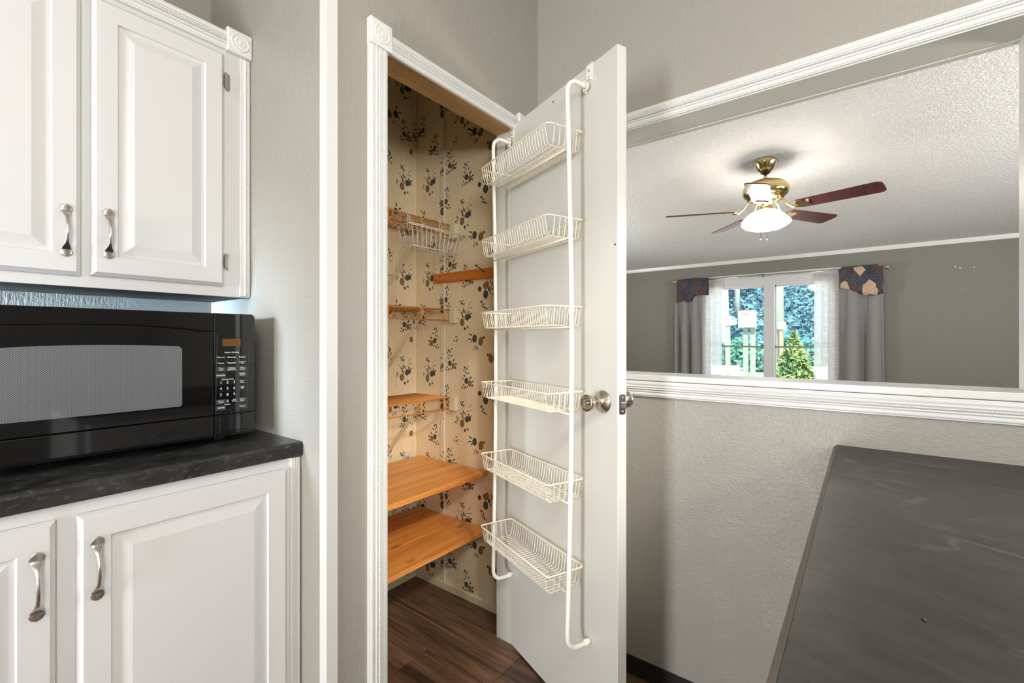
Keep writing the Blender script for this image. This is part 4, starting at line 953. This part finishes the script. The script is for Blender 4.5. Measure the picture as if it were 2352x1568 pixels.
# ------------------------------------------------------------------ ceiling fan
FX, FY = 3.63, .549
FZ = 2.455
CS, SN = .7929, .6093
fan = empty('ceiling_fan', (FX, FY, FZ)); tag(fan, 'brass ceiling fan with five mahogany blades and a lit scalloped glass shade', 'fan')
MB().lathe([(.062, 0.012), (.074, -.004), (.074, -.016), (.066, -.030), (.050, -.062), (.036, -.074), (.0001, -.076)], (FX, FY, FZ), (0, 0, 1), 32).build('canopy', M['brass'], fan)
MB().lathe([(.0001, -.074), (.030, -.074), (.032, -.082), (.022, -.092), (.0001, -.094)], (FX, FY, FZ), (0, 0, 1), 24).build('hanger_ball', M['black'], fan)
MB().tube([(FX, FY, FZ-.085), (FX, FY, FZ-.15)], .011, 12).build('down_rod', M['brass'], fan)
MB().lathe([(.0001, -.135), (.03, -.136), (.075, -.142), (.118, -.160), (.140, -.185), (.147, -.212), (.144, -.232), (.128, -.252), (.118, -.256), (.112, -.272), (.075, -.282), (.05, -.284), (.0001, -.285)], (FX, FY, FZ), (0, 0, 1), 48).build('motor_housing', M['brass'], fan)
MB().lathe([(.0001, -.283), (.048, -.284), (.050, -.300), (.050, -.335), (.058, -.345), (.062, -.352), (.0001, -.356)], (FX, FY, FZ), (0, 0, 1), 28).build('switch_housing', M['brass'], fan)
for k in range(5):
    ph = math.radians(-3+72*k); dx, dy = CS*math.cos(ph)+SN*math.sin(ph), SN*math.cos(ph)-CS*math.sin(ph)
    ang = math.atan2(dy, dx); rot = Matrix.Translation((FX, FY, FZ-.350)) @ Matrix.Rotation(ang, 4, 'Z') @ Matrix.Rotation(math.radians(-12), 4, 'X')
    ol = []
    r0, r1, w0, w1 = .200, .665, .058, .070
    for i in range(9): a = -PI/2+PI*i/8; ol.append((r1-.035+.035*math.cos(a), (w1-.035)*(1 if math.sin(a) > 0 else (-1 if math.sin(a) < 0 else 0))+.035*math.sin(a)))
    for i in range(5): a = PI/2+PI*i/4; ol.append((r0+.015+.020*math.cos(a), (w0-.02)*(1 if math.sin(a) > .01 else (-1 if math.sin(a) < -.01 else 0))+.02*math.sin(a)))
    mb = MB().prism(ol, lambda p, q, a: tuple(rot @ Vector((p, q, a))), 0, .006); mb.build('blade', M['blade'], fan)
    r2 = Matrix.Translation((FX, FY, FZ-.350)) @ Matrix.Rotation(ang, 4, 'Z')
    ir = MB().tube([tuple(r2 @ Vector(v)) for v in ((.085, 0, .078), (.115, 0, .060), (.140, 0, .020), (.175, 0, -.008), (.21, 0, -.006))], [.008, .007, .0065, .009, .010], 8)
    pl2 = [(.185, -.02), (.20, -.034), (.262, -.038), (.275, -.02), (.275, .02), (.262, .038), (.20, .034), (.185, .02)]
    iro = ir.build('blade_iron', M['brass'], fan); sub(MB().prism(pl2, lambda p, q, a: tuple(rot @ Vector((p, q, a))), -.007, -.0005), 'blade_plate', M['brass'], iro)
MB().lathe([(.050, -.350), (.066, -.352), (.092, -.366), (.122, -.392), (.146, -.420), (.153, -.432), (.146, -.446), (.124, -.464), (.092, -.478), (.05, -.486), (.0001, -.488)], (FX, FY, FZ), (0, 0, 1), 72, rip=(9, .045)).build('glass_shade', M['lampglass'], fan)
for q in (-.022, .022):
    px, py = FX+q*SN+.02*CS, FY-q*CS+.02*SN
    c_ = MB().tube([(px, py, FZ-.33), (px, py, FZ-.545)], .0012, 5).build('pull_chain', M['brass'], fan)
    sub(MB().lathe([(.0001, 0), (.005, -.003), (.0055, -.012), (.0001, -.016)], (px, py, FZ-.542), (0, 0, 1), 10), 'chain_fob', M['brass'], c_)

# ------------------------------------------------------------------ outdoors
GZ = -.55
def gz(x): return GZ if x < 9 else (GZ+(x-9)*.052 if x < 32 else GZ+1.196+(x-32)*.62)
gm = MB(); gx = [6.2, 7.5, 9, 12, 16, 20, 24, 28, 32]; gy = [-40+4*i for i in range(21)]
gm.add([(x, y, gz(x)+.05*math.sin(x*.7+y*.4)) for x in gx for y in gy], [(i*21+j, (i+1)*21+j, (i+1)*21+j+1, i*21+j+1) for i in range(8) for j in range(20)], True)
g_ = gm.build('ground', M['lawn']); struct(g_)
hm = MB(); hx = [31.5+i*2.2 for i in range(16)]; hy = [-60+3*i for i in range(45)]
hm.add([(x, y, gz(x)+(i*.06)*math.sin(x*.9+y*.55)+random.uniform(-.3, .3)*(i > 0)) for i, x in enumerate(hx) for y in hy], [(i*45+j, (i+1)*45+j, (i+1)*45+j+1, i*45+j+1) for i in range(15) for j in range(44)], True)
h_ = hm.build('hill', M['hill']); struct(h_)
def leaves(mb, c, r, n, sz, cone=False):
    for _ in range(n):
        if cone:
            t = random.random()**.7; z = c[2]+r[2]*(1-t); a = random.uniform(0, 2*PI); rr = r[0]*t*random.uniform(.75, 1.02); p = Vector((c[0]+rr*math.cos(a), c[1]+rr*math.sin(a), z+random.uniform(-.02, .02)))
        else:
            v = Vector((random.gauss(0, 1), random.gauss(0, 1), random.gauss(0, 1))).normalized()*random.uniform(.6, 1.0); p = Vector((c[0]+v.x*r[0], c[1]+v.y*r[1], c[2]+v.z*r[2]))
        u = Vector((random.uniform(-1, 1), random.uniform(-1, 1), random.uniform(-1, 1))).normalized(); w2 = u.orthogonal().normalized(); s = sz*random.uniform(.6, 1.3)
        mb.add([p-u*s, p+w2*s*.5, p+u*s, p-w2*s*.5], [(0, 1, 2, 3)])
    return mb
sh = empty('conical_shrub', (9.0, .94, GZ)); tag(sh, 'small cone-shaped evergreen shrub just outside the window', 'shrub')
leaves(MB(), (9.0, .94, GZ+.02), (.80, .80, 1.84), 5200, .055, True).build('foliage', M['leafb'], sh, kind='stuff'); MB().tube([(9.0, .94, GZ), (9.0, .94, GZ+1.5)], [.06, .02], 8).build('trunk', M['bark'], sh)
# meter box on two posts, smaller boxes further off
def at(px, X):
    u = (px-1176)/1052.8; z = X/(u*SN+CS); return z*(-u*CS+SN), z
def zz(py, z): return 1.205-(py-779)/1052.8*z
X = 12.0; y, z = at(1718, X)
bx = empty('meter_box', (X, y, gz(X))); tag(bx, 'large pale metal utility box on two wooden posts in the yard', 'utility box')
b_ = MB().rings(y-.185, y+.185, zz(752, z), zz(714, z), [(0, 0), (0, .12), (.02, .14), (.025, .13)], lambda a, h, q: (X-.02-h, a, q)).build('cabinet', M['metalbox'], bx)
MB().box(X-.17, X-.155, y-.09, y+.08, zz(720.5, z), zz(718, z)).build('name_plate', M['rail'], bx); MB().box(X-.12, X-.05, y-.03, y+.05, zz(714, z), zz(709.5, z)).build('red_cap', M['red'], bx, bevel=.01)
for py_, w3 in ((1713, .05), (1729, .05)):
    yy, _ = at(py_, X); MB().box(X-.02, X+.07, yy-w3, yy+w3, gz(X)-.05, zz(740, z)).build('post', M['postw'], bx)
X = 15.0; y, z = at(1672, X)
bx = empty('small_meter', (X, y, gz(X))); tag(bx, 'small pale meter on a thin post left of the large utility box', 'utility box')
MB().box(X-.1, X+.1, y-.10, y+.14, zz(748, z), zz(725, z)).build('case', M['metalbox'], bx, bevel=.03); MB().box(X-.12, X-.02, y-.26, y-.10, zz(746, z), zz(734, z)).build('side_box', M['metalbox'], bx, bevel=.02)
MB().box(X-.06, X+.06, y-.06, y+.06, gz(X)-.05, zz(747, z)).build('post', M['postw'], bx)
X = 15.5; y, z = at(1786.5, X)
bx = empty('utility_pole', (X, y, gz(X))); tag(bx, 'tall pale utility pole seen through the right-hand sash', 'pole')
MB().tube([(X, y, gz(X)-.05), (X, y, 5.6)], [.16, .13], 14).build('shaft', M['postw'], bx)
y2, _ = at(1795, X-.25); MB().box(X-.32, X-.16, y2-.11, y2+.10, zz(757, z), zz(739, z)).build('meter_case', M['metalbox'], bx, bevel=.03)
y3, _ = at(1794, X-.2); MB().tube([(X-.24, y3, zz(757, z)), (X-.24, y3, gz(X)-.02)], .045, 8).build('conduit', M['rust'], bx)
ug = MB()
for _ in range(9000):
    x = 31.5+random.random()**1.5*24; y = x*.16+random.uniform(-6, 6); leaves(ug, (x, y, gz(x)+.25+random.uniform(0, .5)), (.5, .5, .35), 1, random.uniform(.08, .30))
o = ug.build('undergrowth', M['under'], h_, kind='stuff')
def tree(x, y, h, r, n, lab, tr=.16, c=M['leafa'], cr=None):
    t = empty('tree', (x, y, gz(x))); tag(t, lab, 'tree', None)
    MB().tube([(x, y, gz(x)-.1), (x+.1, y+.05, gz(x)+h*.5), (x, y+.1, gz(x)+h*.95)], [tr, tr*.75, tr*.3], 8).build('trunk', M['bark'], t)
    f_ = MB()
    for (ox, oy, oz, k) in ((0, 0, .85, 1), (.3, .7, .75, .7), (-.3, -.7, .78, .7)): leaves(f_, (x+ox*r, y+oy*r, gz(x)+h*oz), (r*k, r*k, h*.22*k), n, .22)
    f_.build('crown', c, t, kind='stuff'); return t
ys_ = [at(p, 30)[0] for p in (1664, 1690)]
tree(28.5, at(1666, 28.5)[0], 8.0, 1.2, 420, 'thick pale-trunked tree behind the small meter', .24); tree(35.0, at(1694, 35)[0], 9.6, 1.5, 420, 'slender pale-trunked tree right of the thick one', .2)
tree(41, at(1838, 41)[0], 4.2, 2.0, 500, 'leafy round tree on the slope seen through the right-hand sash', .2)
tree(46, at(1735, 46)[0], 6.5, 2.4, 500, 'leafy tree on the slope behind the large utility box', .2)
for px, X, r, lab in ((1664, 21.5, .75, 'low green bush behind the small meter post'), (1703, 24.5, .8, 'low green bush just left of the large utility box posts'), (1744, 19.5, .62, 'low green bush right of the large utility box'), (1812, 25.5, .85, 'low green bush behind the tip of the conical shrub'), (1856, 22.0, .8, 'low green bush right of the conical shrub')):
    y, _ = at(px, X); t = empty('bush', (X, y, gz(X))); tag(t, lab, 'bush', 'bushes along the yard edge')
    f_ = leaves(MB(), (X, y, gz(X)+r*.55), (r*.75, r*1.05, r*.75), 700, .12).build('foliage', M['leafa'], t, kind='stuff'); MB().tube([(X, y, gz(X)-.03), (X, y, gz(X)+r)], .05, 6).build('stem', M['bark'], t)
